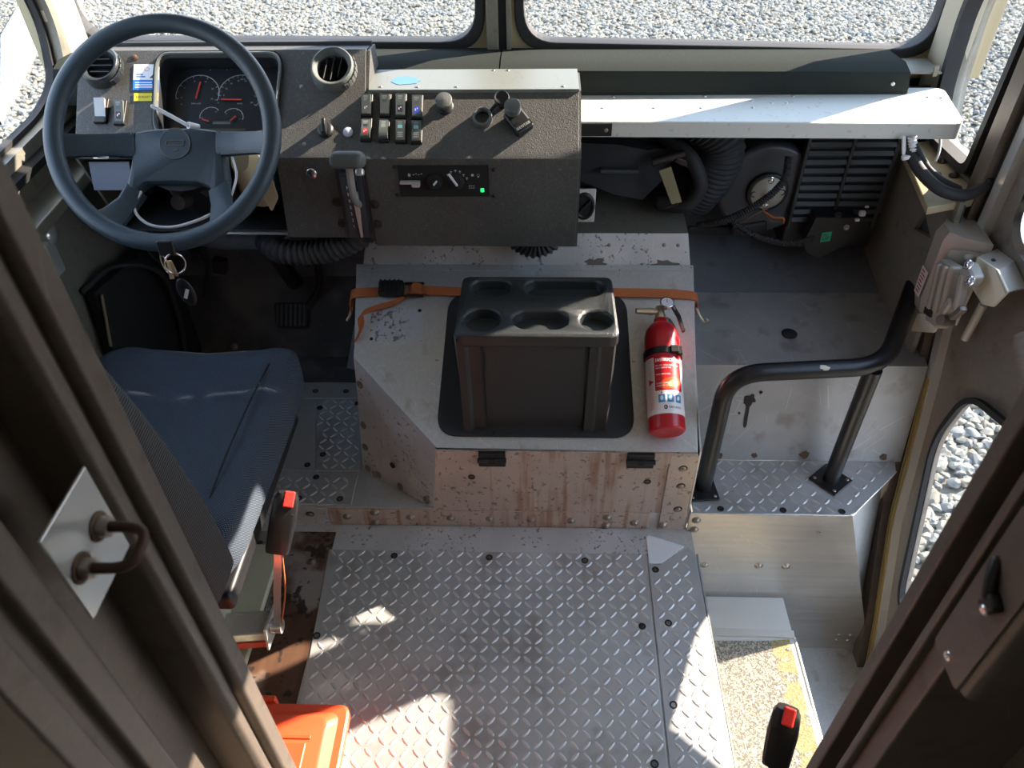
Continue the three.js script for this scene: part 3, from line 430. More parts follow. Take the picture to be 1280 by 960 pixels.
{ // cup-holder bin standing on the lid
  const t = thing('cup_holder_bin', 'black moulded cup-holder bin with five wells strapped on the engine cover', 'cup holder', [0, 0.3, -1.5]);
  add(t, 'rubber_base', poly([L3(-0.245, -1.318), L3(0.24, -1.318), L3(0.232, -1.67), L3(-0.232, -1.67)], 0.008, { r: 0.055, lift: 0.009, bevel: 0.002 }), M.rubber);
  const ty = 0.634, x0 = -0.179, x1 = 0.177, zf = -1.30, zb = -1.528;
  const wells = [[-0.107, -1.481, 0.096, 0.063], [0.063, -1.481, 0.183, 0.066], [-0.120, -1.359, 0.082, 0.082], [0.007, -1.358, 0.122, 0.067], [0.129, -1.357, 0.07, 0.07]];
  const oval = (w, d, cx, cz) => { const r = Math.min(w, d) / 2 * 0.98, s = roundShape([[cx - w / 2, cz - d / 2], [cx + w / 2, cz - d / 2], [cx + w / 2, cz + d / 2], [cx - w / 2, cz + d / 2]], 0); const n = 28, pts = []; for (let i = 0; i < n; i++) { const a = i / n * 2 * Math.PI, c = Math.cos(a), q = Math.sin(a), ex = Math.max(0, w / 2 - r), ez = Math.max(0, d / 2 - r); pts.push(new THREE.Vector2(cx + Math.sign(c) * ex * (Math.abs(c) > 1e-6 ? 1 : 0) + r * c, cz + Math.sign(q) * ez * (Math.abs(q) > 1e-6 ? 1 : 0) + r * q)); } return pts; };
  const s = roundShape([[x0, -zf], [x1, -zf], [x1 - 0.002, -zb], [x0 + 0.002, -zb]], 0.022);
  for (const [cx, cz, w, d] of wells) s.holes.push(new THREE.Path(oval(w, d, cx, -cz)));
  const top = new THREE.ExtrudeGeometry(s, { depth: 0.022, bevelEnabled: true, bevelSize: 0.006, bevelThickness: 0.006, bevelOffset: -0.006, bevelSegments: 4, curveSegments: 8 });
  top.rotateX(-Math.PI / 2).translate(0, ty - 0.028, 0);
  add(t, 'tray', toCreasedNormals(fin(top), 0.9), M.bin);
  for (const [cx, cz, w, d] of wells) {
    const ring = (k, y) => oval(w * k, d * k, cx, cz).map((p) => [p.x, y, p.y]);
    add(t, 'well', loft([ring(1.0, ty - 0.012), ring(0.96, ty - 0.03), ring(0.9, ty - 0.085), ring(0.8, ty - 0.092)].map((r) => r), { crease: 0.8, cap: false }), M.bin);
    add(t, 'well_floor', poly(ring(0.82, ty - 0.091).reverse(), 0.003), M.bin);
  }
  // hollow-fronted body: back shell, recessed front panel and two corner columns
  const sect = (y, a, b, f, bk) => [[a, y, f], [b, y, f], [b, y, bk], [a, y, bk]];
  add(t, 'body', [loft([sect(lidY(-1.345) + 0.004, -0.172, 0.168, -1.345, -1.37), sect(ty - 0.026, -0.170, 0.168, -1.318, -1.520)].map((r, i) => i ? r : [[-0.172, 0.318, -1.345], [0.168, 0.318, -1.345], [0.165, 0.425, -1.55], [-0.168, 0.425, -1.55]]))], M.bin);
  for (const sx of [-1, 1]) {
    const a = sx < 0 ? [-0.180, -0.118] : [0.112, 0.174], sh = sx < 0 ? -0.004 : 0.004;
    const c = add(t, 'corner_column', loft([[0.31, -1.326], [0.47, -1.316], [ty - 0.02, -1.304]].map(([y, z], i) => { const w = 0.006 + 0.004 * i; return [[a[0] - (i === 2 ? 0.004 : 0), y, z - 0.03], [a[0] + 0.004, y, z], [a[0] + 0.022, y, z + 0.003], [a[0] + 0.03, y, z - 0.006], [a[1] - 0.014, y, z - 0.004], [a[1] - 0.006, y, z - 0.001], [a[1] + 0.002, y, z - 0.03]]; }), { crease: 0.4 }), M.bin);
  }
  add(t, 'front_recess', poly([[-0.12, 0.325, -1.340], [0.112, 0.325, -1.340], [0.108, 0.605, -1.3155], [-0.114, 0.605, -1.3155]], 0.004, { lift: 0.001 }), M.bin);
  studs(t, 'screw', GEO.screw, M.darkBolt, [L3(-0.10, -1.325, 0.012), L3(0.09, -1.325, 0.012)], LN);
}
{ // orange ratchet strap
  const t = thing('ratchet_strap', 'orange ratchet strap with black buckle holding the cup-holder bin', 'strap', [0, 0.48, -1.67]);
  add(t, 'webbing', [ribbon([[-0.496, 0.435, -1.66], [-0.497, 0.47, -1.667], L3(-0.486, -1.668, 0.007), L3(-0.42, -1.674, 0.005), L3(-0.35, -1.675, 0.008)], [0.02, 0.447, -0.894], 0.027), ribbon([L3(-0.34, -1.677, 0.012), L3(-0.28, -1.676, 0.010), L3(-0.2, -1.672, 0.012), L3(0, -1.672, 0.012), L3(0.2, -1.672, 0.012), L3(0.40, -1.668, 0.006), [0.418, 0.475, -1.666], [0.419, 0.44, -1.66]], [0, 0.447, -0.894], 0.025)], M.orangeWeb);
  add(t, 'loose_end', ribbon([L3(-0.33, -1.672, 0.006), L3(-0.375, -1.645, 0.008), L3(-0.44, -1.622, 0.012), L3(-0.455, -1.60, 0.03), L3(-0.452, -1.575, 0.02), L3(-0.468, -1.545, 0.004)], [0.5, 0.4, -0.75], 0.024, 0.002), M.orangeWeb);
  add(t, 'ratchet', [box(0.066, 0.024, 0.042, L3(-0.385, -1.678, 0.016), 0.006, [0.4636, 0, 0.02]), ...[-0.412, -0.40, -0.388, -0.376, -0.364].map((x) => box(0.004, 0.004, 0.04, L3(x, -1.678, 0.029), 0.001, [0.4636, 0, 0])), box(0.052, 0.008, 0.006, L3(-0.325, -1.694, 0.012), 0.002, [0.4636, 0, 0]), box(0.052, 0.008, 0.006, L3(-0.325, -1.660, 0.012), 0.002, [0.4636, 0, 0])], M.black, { label: 'black plastic ratchet buckle' });
  add(t, 'webbing_roll', new THREE.CylinderGeometry(0.014, 0.014, 0.029, 18).rotateX(Math.PI / 2).rotateX(0.4636).translate(...L3(-0.318, -1.676, 0.013)), M.orangeWeb);
  const hk = add(t, 'hook', pipe([[0.419, 0.45, -1.655], [0.43, 0.43, -1.645], [0.44, 0.422, -1.635], [0.447, 0.432, -1.626], [0.44, 0.442, -1.62]], 0.0035, { seg: 16, sides: 8 }), M.brass);
  add(t, 'hook', pipe([[-0.497, 0.44, -1.66], [-0.505, 0.42, -1.655], [-0.512, 0.41, -1.65]], 0.0035, { seg: 10, sides: 8 }), M.brass);
}
{ // fire extinguisher lying up the slope
  const dir = V(0.0, 0.4472, -0.8944), yv = dir, q = new THREE.Quaternion(), zv = V(...LN), xv = yv.clone().cross(zv).normalize();
  q.setFromRotationMatrix(new THREE.Matrix4().makeBasis(xv, yv, zv));
  const base = L3(0.311, -1.318, 0.0455), r = 0.0435;
  const t = local('fire_extinguisher', 'red fire extinguisher with printed label lying on the engine cover', 'fire extinguisher', base, q);
  add(t, 'cylinder', lathe([[0, 0.006], [0.028, 0.004], [0.037, 0], [r, 0.006], [r, 0.236], [0.0425, 0.252], [0.038, 0.268], [0.029, 0.281], [0.019, 0.288], [0.0165, 0.292], [0.0165, 0.300], [0, 0.3]], 40), M.red);
  const lab = canvasMat(1024, 700, (g, w, h) => {
    g.fillStyle = '#ece4e0'; g.fillRect(0, 0, w, h); g.fillStyle = '#b5151d'; g.fillRect(330, 0, 420, h * 0.6); g.fillStyle = '#c8201f'; g.fillRect(330, h * 0.3, 420, 90);
    g.fillStyle = '#e8512f'; g.beginPath(); g.ellipse(560, 330, 170, 70, -0.2, 0, 7); g.fill(); g.fillStyle = '#f39a56'; g.beginPath(); g.ellipse(600, 330, 90, 40, -0.2, 0, 7); g.fill();
    g.fillStyle = '#fff'; g.font = 'bold 54px sans-serif'; g.fillText('INSTRUCTIONS', 350, 62); g.font = '24px sans-serif'; g.fillText('PULL PIN - HOLD UNIT UPRIGHT', 350, 120); g.fillText('AIM AT BASE OF FIRE', 350, 152); g.fillText('STAND BACK 6 FEET', 350, 230); g.fillText('SQUEEZE LEVER AND', 350, 340); g.fillText('SWEEP SIDE TO SIDE', 350, 372);
    g.fillStyle = '#9a8f8c'; for (let i = 0; i < 26; i++) { g.fillRect(215, 20 + i * 24, 95, 5); g.fillRect(215, 30 + i * 24, 70, 4); g.fillRect(770, 20 + i * 24, 110, 5); }
    g.fillStyle = '#9a2a2a'; g.beginPath(); g.moveTo(215, 260); g.lineTo(310, 300); g.lineTo(215, 340); g.fill();
    for (let i = 0; i < 3; i++) { const x = 372 + i * 124; g.fillStyle = '#3a86b8'; g.fillRect(x, 470, 96, 96); g.fillStyle = '#e9f1f6'; g.beginPath(); g.ellipse(x + 48, 512, 22, 30, 0.3 * i, 0, 7); g.fill(); g.fillStyle = '#23323c'; g.font = 'bold 34px sans-serif'; g.fillText('ABC'[i], x + 36, 458); }
    g.fillStyle = '#222'; g.beginPath(); g.arc(470, 625, 26, 0, 7); g.fill(); g.fillStyle = '#fff'; g.font = 'bold 32px sans-serif'; g.fillText('K', 459, 637); g.fillStyle = '#222'; g.font = 'bold 34px sans-serif'; g.fillText('FIRE SAFETY', 510, 637);
  }, { roughness: 0.3 });
  const cy = new THREE.CylinderGeometry(r + 0.0006, r + 0.0006, 0.146, 48, 1, true, -1.95, 3.9); add(t, 'label_sheet', cy.translate(0, 0.108, 0), lab, { keepUV: true });
  const bd = add(t, 'band', [lathe([[r + 0.0005, 0.19], [r + 0.004, 0.191], [r + 0.004, 0.207], [r + 0.0005, 0.208]], 36)], M.black);
  add(bd, 'band_clip', [box(0.02, 0.019, 0.010, [0.022, 0.199, 0.045], 0.002), box(0.012, 0.022, 0.012, [0.036, 0.199, 0.036], 0.002)], M.blackMatt);
  const v = add(t, 'valve', [lathe([[0.014, 0.296], [0.014, 0.312], [0.011, 0.316], [0.011, 0.336], [0, 0.338]], 20), rod([0, 0.322, 0], [-0.045, 0.322, 0.006], 0.0085, 0.0065)], M.brass);
  add(v, 'nozzle', rod([-0.02, 0.322, 0.003], [-0.062, 0.320, 0.008], 0.0095, 0.007), M.brass);
  const gz = V(0.02, 0.25, 1).normalize(), gp = V(0.014, 0.334, 0.024), gg = (g) => { g.applyQuaternion(new THREE.Quaternion().setFromUnitVectors(UPY, gz)); return g.translate(gp.x, gp.y, gp.z); };
  const ga = add(t, 'gauge', gg(lathe([[0, -0.006], [0.017, -0.006], [0.0185, 0.002], [0.017, 0.006], [0.015, 0.004], [0, 0.004]], 28)), M.chrome);
  add(ga, 'gauge_face', gg(new THREE.CylinderGeometry(0.0148, 0.0148, 0.001, 24).translate(0, 0.0047, 0)), M.whitePlastic); add(ga, 'needle', gg(box(0.0015, 0.0006, 0.012, [0, 0.0056, -0.004], 0)), M.redPlain);
  add(t, 'lever', loft([[0.008, 0.345, 0.012], [0.026, 0.33, 0.022], [0.04, 0.295, 0.026], [0.05, 0.255, 0.024]].map(([x, y, z], i) => { const w = 0.007 - 0.0005 * i; return [[x - 0.003, y, z - w], [x + 0.004, y + 0.002, z - w], [x + 0.004, y + 0.002, z + w], [x - 0.003, y, z + w]]; })), M.black);
  add(t, 'carry_handle', loft([[0.006, 0.318, -0.012], [0.024, 0.305, -0.012], [0.036, 0.28, -0.01]].map(([x, y, z]) => [[x - 0.002, y, z - 0.006], [x + 0.003, y, z - 0.006], [x + 0.003, y, z + 0.006], [x - 0.002, y, z + 0.006]])), M.chrome);
}
// ───────────────────────── passenger side ─────────────────────────
{ // step box over the wheel
  const t = thing('step_box', 'brushed metal step box with tread-plate top beside the side door', 'step box', [0.65, 0.07, -1.3]);
  const tp = [[0.408, -1.279], [0.816, -1.276], [0.975, -1.43], [0.985, -1.465], [0.408, -1.465]];
  add(t, 'tread_top', poly(tp.map(([x, z]) => [x, 0.074, z]).reverse(), 0.005, { bevel: 0.001 }), M.tread);
  const sc = [[0.48, -1.292], [0.64, -1.29], [0.79, -1.288]];
  add(t, 'raised_lugs', lugs(tp, 0.0738, 0.0285, (x, z) => Math.hypot(x - 0.444, z + 1.36) < 0.055 || Math.hypot(x - 0.789, z + 1.394) < 0.055 || sc.some(([a, b]) => Math.hypot(a - x, b - z) < 0.014)), M.lug, { kind: 'stuff' });
  add(t, 'front_panel', poly([[0.40, 0.07, -1.278], [0.405, -0.6, -1.278], [1.02, -0.6, -1.278], [0.985, -0.42, -1.278], [0.815, 0.07, -1.278]], 0.004), M.aluBrush ??= std({ map: tex(256, 0.5, (u, v) => { const b = 0.74 + 0.08 * (fbm(u, v, 3, 811, 4, 40) - 0.5), s = scratch(u, v); return [b + 0.12 * s, b * 0.985 + 0.12 * s, b * 0.955 + 0.12 * s]; }), roughnessMap: aluRough, roughness: 0.95, metalness: 0.75 }));
  add(t, 'side_panel', poly([[0.815, 0.07, -1.278], [0.985, -0.42, -1.278], [1.02, -0.6, -1.278], [1.026, -0.6, -1.33], [1.02, -0.1, -1.44], [0.985, 0.07, -1.465]], 0.004), M.alu);
  add(t, 'folded_edge', pipe([[0.403, 0.071, -1.2785], [0.815, 0.071, -1.2785], [0.975, 0.071, -1.43]], 0.0035, { bend: 0.01, seg: 30, sides: 8 }), M.aluClean);
  studs(t, 'bolt', GEO.washer, M.steelBolt, [[0.42, 0.044, -1.278], [0.42, 0.005, -1.278], [0.471, -0.151, -1.278], [0.619, -0.151, -1.278], [0.694, -0.153, -1.278]], [0, 0, 1]);
  studs(t, 'screw', GEO.hole, M.darkBolt, sc.map(([x, z]) => [x, 0.0745, z]));
  studs(t, 'screw', GEO.screw, M.aluClean, [[0.93, -0.50, -1.277], [0.965, -0.50, -1.277], [0.93, -0.53, -1.277], [0.965, -0.53, -1.277]], [0, 0, 1]);
}
{ const t = thing('step_tread', 'sunlit gritty grey entry step with worn yellow outer band', 'step', [0.58, -0.29, -1.0]);
  add(t, 'tread_sheet', boxAt(0.435, 0.72, -0.30, -0.292, -1.145, -0.26, 0.002), M.aluClean);
  add(t, 'grit_pad', poly([[0.44, -0.2895, -1.125], [0.44, -0.2895, -0.27], [0.648, -0.2895, -0.27], [0.648, -0.2895, -1.13]], 0.003), M.grit);
  add(t, 'grit_band', poly([[0.648, -0.2895, -1.13], [0.648, -0.2895, -0.27], [0.700, -0.2895, -0.27], [0.700, -0.2895, -1.135]], 0.003), M.gritYellow, { label: 'worn yellow grit band' });
  add(t, 'nosing', [pipe([[0.716, -0.296, -1.14], [0.716, -0.296, -0.27]], 0.006, { seg: 4, sides: 10 }), boxAt(0.712, 0.72, -0.34, -0.296, -1.14, -0.27, 0.002)], M.aluClean);
  add(t, 'rear_ledge', [boxAt(0.43, 0.715, -0.302, -0.293, -1.27, -1.165, 0.002), poly([[0.43, -0.293, -1.17], [0.72, -0.293, -1.165], [0.715, -0.285, -1.14], [0.43, -0.285, -1.145]], 0.004)], M.aluClean);
  studs(t, 'screw', GEO.screw, M.chrome, [[0.69, -0.289, -1.105], [0.455, -0.289, -1.11]]);
}
{ // grab rail
  const t = thing('grab_rail', 'black bent tube grab rail on two square feet over the step box', 'rail', [0.62, 0.07, -1.38]);
  const r = 0.0215;
  add(t, 'rail_tube', pipe([[0.444, 0.075, -1.36], [0.444, 0.478, -1.36], [0.812, 0.478, -1.392], [0.975, 0.505, -1.69]], r, { bend: 0.085, seg: 90, sides: 20, caps: false }), M.blackPaint);
  add(t, 'post_tube', rod([0.789, 0.075, -1.394], [0.789, 0.466, -1.394], r - 0.001, r - 0.001, 20), M.blackPaint);
  for (const [x, z, a] of [[0.438, -1.355, 0.1], [0.789, -1.394, 0.72]]) {
    const f = add(t, 'foot_plate', box(0.082, 0.006, 0.082, [0, 0, 0], 0.003).rotateY(a).translate(x, 0.0785, z), M.blackPaint);
    for (const [i, j] of [[-1, -1], [1, -1], [1, 1], [-1, 1]]) { const v = V(i * 0.03, 0, j * 0.03).applyAxisAngle(UPY, a); put(f, 'foot_bolt', GEO.screw, M.steelBolt, [x + v.x, 0.082, z + v.z]); }
  }
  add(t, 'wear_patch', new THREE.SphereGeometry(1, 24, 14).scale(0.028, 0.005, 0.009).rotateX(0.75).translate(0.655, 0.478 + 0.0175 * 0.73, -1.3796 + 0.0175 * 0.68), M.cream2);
}
{ // toe board with its drip stain
  const y = (z) => 0.074 + 4.43 * (-1.465 - z), t = thing('toe_board', 'scuffed grey toe board with a dark oil drip behind the grab rail', 'panel', [0.7, 0.2, -1.65]);
  add(t, 'sheet', poly([[0.405, y(-1.465), -1.465], [1.0, y(-1.465), -1.465], [1.0, y(-1.53), -1.53], [0.405, y(-1.53), -1.53]], 0.004), M.toe ??= std({ map: tex(512, 0.6, (u, v) => { const b = 0.62 + 0.12 * (fbm(u, v, 5, 701, 5) - 0.5), d = ss(0.58, 0.85, fbm(u, v, 12, 703, 5)), s = scratch(u, v); return mix3(Array(3).fill(b + 0.2 * s), [0.45, 0.42, 0.39], d * 0.45); }), roughness: 0.5, metalness: 0.45 }));
  add(t, 'upper_sheet', poly([[0.405, 0.362, -1.53], [1.0, 0.362, -1.53], [1.01, 0.40, -1.80], [0.405, 0.40, -1.80]], 0.004), M.toe);
  add(t, 'rear_sheet', poly([[0.405, 0.401, -1.80], [1.01, 0.401, -1.80], [1.02, 0.47, -1.995], [0.405, 0.47, -1.995]], 0.004), M.firewall);
  const on = (x, h, l = 0.001) => [x, h, -1.465 - (h - 0.074) / 4.43 + l];
  const blob = (cx, h, s, k, n = 20) => Array.from({ length: n }, (_, i) => { const a = i / n * 2 * Math.PI, r = s * (0.7 + 0.45 * hash(i, k, 3)); return on(cx + r * Math.cos(a), h + r * Math.sin(a)); });
  add(t, 'oil_stain', poly(blob(0.561, 0.262, 0.017, 2), 0.001, { lift: 0.001 }), M.stain); add(t, 'oil_stain', poly([on(0.557, 0.255), on(0.556, 0.205), on(0.557, 0.182), on(0.561, 0.177), on(0.565, 0.184), on(0.565, 0.255)], 0.001, { lift: 0.0012 }), M.stain);
  add(t, 'oil_stain', poly(blob(0.540, 0.222, 0.004, 5, 8), 0.001, { lift: 0.001 }), M.stain); add(t, 'oil_stain', poly(blob(0.588, 0.285, 0.005, 6, 8), 0.001, { lift: 0.001 }), M.stain);
  add(t, 'rubber_plug', lathe([[0.02, 0], [0.02, 0.004], [0.012, 0.007], [0, 0.008]], 16).translate(0.672, 0.378, -1.64), M.blackMatt);
  for (const [x, h, s, k] of [[0.505, 0.088, 0.010, 8], [0.60, 0.09, 0.009, 9], [0.735, 0.095, 0.013, 10], [0.845, 0.09, 0.010, 11], [0.95, 0.09, 0.010, 12]]) add(t, 'rust_spot', poly(blob(x, h, s, k, 14), 0.001, { lift: 0.001 }), M.rustStain);
  studs(t, 'screw', GEO.screw, M.steelBolt, [[0.56, 0.401, -1.795], [0.72, 0.401, -1.795], [0.86, 0.401, -1.795]]);
}
{ // lower passenger firewall panel
  const t = thing('lower_panel', 'dark grey panel below the blower on the passenger bulkhead', 'panel', [0.7, 0.55, -2.0]);
  add(t, 'sheet', poly([[0.405, 0.46, -1.995], [1.03, 0.46, -1.995], [1.02, 0.9, -2.0], [0.405, 0.9, -2.0]], 0.004), M.darkWall);
  add(t, 'ridge', [boxAt(0.44, 1.0, 0.49, 0.50, -1.995, -1.985, 0.003)], M.darkWall);
}
{ // parcel shelf
  const t = thing('parcel_shelf', 'white aluminium shelf with rounded end below the windscreen', 'shelf', [0.5, 0.93, -1.8]);
  add(t, 'shelf_top', poly([[0.06, 0.93, -1.718], [0.952, 0.93, -1.70], [0.985, 0.93, -1.91], [0.06, 0.93, -1.93]], 0.004, { r: [0.002, 0.02, 0.03, 0.002], bevel: 0.001 }), M.aluPaint);
  add(t, 'front_lip', [poly([[0.06, 0.893, -1.716], [0.935, 0.893, -1.698], [0.935, 0.929, -1.698], [0.06, 0.929, -1.716]], 0.004, { bevel: 0.001 }), loft([0, 1, 2, 3, 4].map((i) => { const a = i / 4 * Math.PI / 2, x = 0.935 + 0.018 * Math.sin(a), z = -1.716 + 0.018 * Math.cos(a), o = 0.004; return [[x, 0.893, z], [x - o * Math.sin(a), 0.893, z - o * Math.cos(a)], [x - o * Math.sin(a), 0.93, z - o * Math.cos(a)], [x, 0.93, z]]; })), poly([[0.953, 0.893, -1.716], [0.98, 0.893, -1.9], [0.98, 0.929, -1.9], [0.953, 0.929, -1.716]], 0.004)], M.aluPaint);
  add(t, 'support_bracket', [poly([[0.955, 0.90, -1.87], [0.955, 0.78, -1.90], [0.955, 0.78, -1.93], [0.955, 0.90, -1.95]], 0.004), boxAt(0.85, 0.95, 0.80, 0.925, -1.92, -1.905, 0.002)], M.cabPaint);
  studs(t, 'rivet', GEO.screw, M.aluClean, [[0.15, 0.93, -1.79], [0.27, 0.93, -1.79], [0.38, 0.93, -1.79], [0.50, 0.93, -1.79], [0.505, 0.93, -1.83], [0.55, 0.93, -1.82], [0.585, 0.93, -1.82], [0.18, 0.93, -1.86], [0.40, 0.93, -1.86], [0.61, 0.93, -1.86], [0.925, 0.93, -1.85], [0.955, 0.93, -1.845]]);
  const e = add(t, 'end_plate', boxAt(0.085, 0.168, 0.896, 0.926, -1.7145, -1.7105, 0.002), M.black); put(e, 'end_screw', GEO.screw, M.steelBolt, [0.155, 0.911, -1.7105], [0, 0, 1]);
}
{ // padded rail under the windscreen
  const t = thing('cowl_rail', 'long dark grey cowl rail running under the whole windscreen', 'trim rail', [-0.1, 0.97, -1.95]);
  const cs = (x, f = 0) => [[x, 0.90, -1.872], [x, 0.955, -1.868], [x, 0.985, -1.885], [x, 0.995, -1.925], [x, 0.985, -2.046], [x, 0.90, -2.046]].map(([a, b, c]) => [a, b - 0.008 * (a + 0.1), c]);
  const sg = add(t, 'rail_segment', loft([cs(-1.19), cs(-0.0975)]), M.rail), s2 = add(t, 'rail_segment', loft([cs(-0.094), cs(0.86), cs(0.882).map(([a, b, c], i) => [a, i < 1 ? b + 0.03 : b, c])]), M.rail);
  put(s2, 'rail_screw', GEO.screw, M.aluClean, [0.842, 0.955, -1.868], [0, 0, 1]);
  add(s2, 'end_cap', poly([[0.884, 0.925, -1.872], [0.886, 0.96, -1.905], [0.886, 0.92, -1.93], [0.886, 0.895, -1.90]], 0.003), M.blackMatt);
  add(t, 'end_bracket', [boxAt(0.885, 0.98, 0.955, 0.96, -2.03, -1.93, 0.002), box(0.012, 0.03, 0.006, [0.96, 0.965, -1.925], 0.002, [0.3, 0, 0.2])], M.cabPaint);
}
{ // blower motor
  const c = V(0.605, 0.67, -1.86), t = thing('blower_motor', 'round black heater blower with pale motor plate under the shelf', 'blower', [0.605, 0.67, -1.9]);
  const ax = (pr, n = 40) => { const g = lathe(pr, n); g.rotateX(Math.PI / 2); return g.translate(c.x, c.y, c.z); };
  add(t, 'housing', [ax([[0, -0.13], [0.125, -0.13], [0.128, -0.04], [0.124, -0.028], [0.115, -0.024], [0.075, -0.022], [0, -0.022]])], M.blackP ??= std({ color: 0x3a3e44, roughness: 0.4 }));
  add(t, 'motor_rim', ax([[0.05, -0.022], [0.054, -0.02], [0.054, -0.012], [0.05, -0.01], [0.046, -0.01]]), M.black);
  const m = add(t, 'motor_plate', ax([[0.0, 0.004], [0.012, 0.004], [0.013, 0.0], [0.02, -0.001], [0.021, -0.004], [0.043, -0.006], [0.0455, -0.01], [0.0455, -0.02]].reverse(), 32), std({ color: 0x9d9a90, roughness: 0.5, metalness: 0.4 }));
  for (const a of [0.1, 1.55, 3.2, 4.75]) put(m, 'plate_screw', a > 1 && a < 2 || a > 4 ? GEO.bolt : GEO.hole, a > 1 && a < 2 || a > 4 ? M.chrome : M.blackMatt, [c.x + 0.036 * Math.cos(a), c.y + 0.036 * Math.sin(a), c.z - 0.006], [0, 0, 1]);
  add(t, 'motor_wire', [pipe([[0.60, 0.625, -1.855], [0.625, 0.615, -1.84], [0.65, 0.615, -1.835], [0.655, 0.598, -1.84]], 0.003, { seg: 16, sides: 6 })], M.orangeWeb, { label: 'orange wire' });
  add(t, 'motor_wire', [pipe([[0.595, 0.625, -1.855], [0.56, 0.612, -1.84], [0.545, 0.60, -1.84]], 0.003, { seg: 16, sides: 6 }), pipe([[0.60, 0.624, -1.855], [0.62, 0.605, -1.838], [0.645, 0.605, -1.836]], 0.003, { seg: 16, sides: 6 })], M.rustStain);
  add(t, 'mount_foot', [box(0.10, 0.04, 0.05, [0.58, 0.555, -1.90], 0.012, [0, 0, 0.2]), rod([0.535, 0.58, -1.865], [0.555, 0.555, -1.86], 0.004)], M.black);
  // ribbed sleeve hanging over the left half of the housing
  add(t, 'ribbed_sleeve', hose([[0.30, 0.88, -1.94], [0.40, 0.86, -1.90], [0.465, 0.80, -1.89], [0.46, 0.71, -1.90], [0.42, 0.62, -1.93]], 0.058, 0.003, 0.013), M.ductCloth);
}
{ const t = thing('wire_loom', 'black corrugated wire loom crossing below the blower', 'cable', [0.6, 0.6, -1.83]);
  add(t, 'loom', [hose([[0.625, 0.79, -1.83], [0.615, 0.74, -1.80], [0.56, 0.68, -1.79], [0.49, 0.63, -1.80], [0.43, 0.59, -1.84]], 0.009, 0.0015, 0.006), hose([[0.50, 0.63, -1.80], [0.55, 0.60, -1.79], [0.61, 0.575, -1.79], [0.67, 0.565, -1.79], [0.73, 0.575, -1.80]], 0.0075, 0.0013, 0.006)], M.rubber);
}
{ // heater box with louvres
  const t = thing('heater_box', 'black louvred heater box below the right end of the shelf', 'heater', [0.79, 0.7, -1.92]);
  add(t, 'case', [boxAt(0.675, 0.915, 0.50, 0.86, -1.99, -1.875, 0.006)], M.black);
  for (let i = 0; i < 11; i++) for (const k of [0, 1]) { const y = 0.83 - i * 0.0235; if (y > 0.845) continue; add(t, 'louvre', loft([[0.684 + k * 0.112, 0], [0.786 + k * 0.112, 0]].map(([x]) => [[x, y - 0.008, -1.876], [x, y - 0.006, -1.862], [x, y + 0.004, -1.868], [x, y + 0.006, -1.876]])), M.padGrey2 ??= std({ color: 0x2c3032, roughness: 0.5 })); }
  add(t, 'louvre_frame', [boxAt(0.676, 0.684, 0.57, 0.85, -1.88, -1.864, 0.002), boxAt(0.788, 0.796, 0.57, 0.85, -1.88, -1.864, 0.002), boxAt(0.898, 0.908, 0.57, 0.85, -1.88, -1.864, 0.002)], M.padGrey2);
  const sh = add(t, 'side_pipe', [pipe([[0.93, 0.86, -1.93], [0.945, 0.75, -1.92], [0.935, 0.60, -1.93]], 0.018, { seg: 16, sides: 10 })], M.darkWall);
}
{ const t = thing('actuator', 'small black actuator with green tag at the heater box corner', 'actuator', [0.78, 0.575, -1.83]);
  add(t, 'case', [loft([[-1.872], [-1.82]].map(([z]) => [[0.715, 0.55, z], [0.73, 0.52, z], [0.765, 0.50, z], [0.83, 0.545, z], [0.85, 0.60, z], [0.835, 0.625, z], [0.73, 0.625, z]]), { crease: 0.5 })], M.black);
  const g = canvasMat(64, 64, (c) => { c.fillStyle = '#1f9c74'; c.fillRect(0, 0, 64, 64); c.strokeStyle = '#0e5a44'; c.lineWidth = 6; c.strokeRect(12, 14, 16, 34); c.beginPath(); c.moveTo(38, 14); c.lineTo(38, 50); c.lineTo(52, 32); c.stroke(); });
  add(t, 'tag', quad([0.757, 0.552, -1.819], [0.782, 0.556, -1.819], [0.781, 0.585, -1.819], [0.756, 0.581, -1.819]), g, { keepUV: true, label: 'green tag' });
  studs(t, 'boss', lathe([[0.008, 0], [0.008, 0.004], [0.004, 0.004], [0.004, 0.001], [0, 0.001]], 14), M.steelBolt, [[0.815, 0.597, -1.82]], [0, 0, 1]); studs(t, 'boss', lathe([[0.009, 0], [0.009, 0.006], [0.004, 0.006], [0, 0.002]], 14), M.blackMatt, [[0.785, 0.632, -1.825]], [0, 0, 1]);
  add(t, 'connector', [box(0.016, 0.014, 0.012, [0.85, 0.632, -1.83], 0.003), box(0.012, 0.008, 0.01, [0.835, 0.622, -1.815], 0.003), box(0.01, 0.006, 0.006, [0.86, 0.647, -1.838], 0.002)], M.whitePlastic, { label: 'white plug' });
}
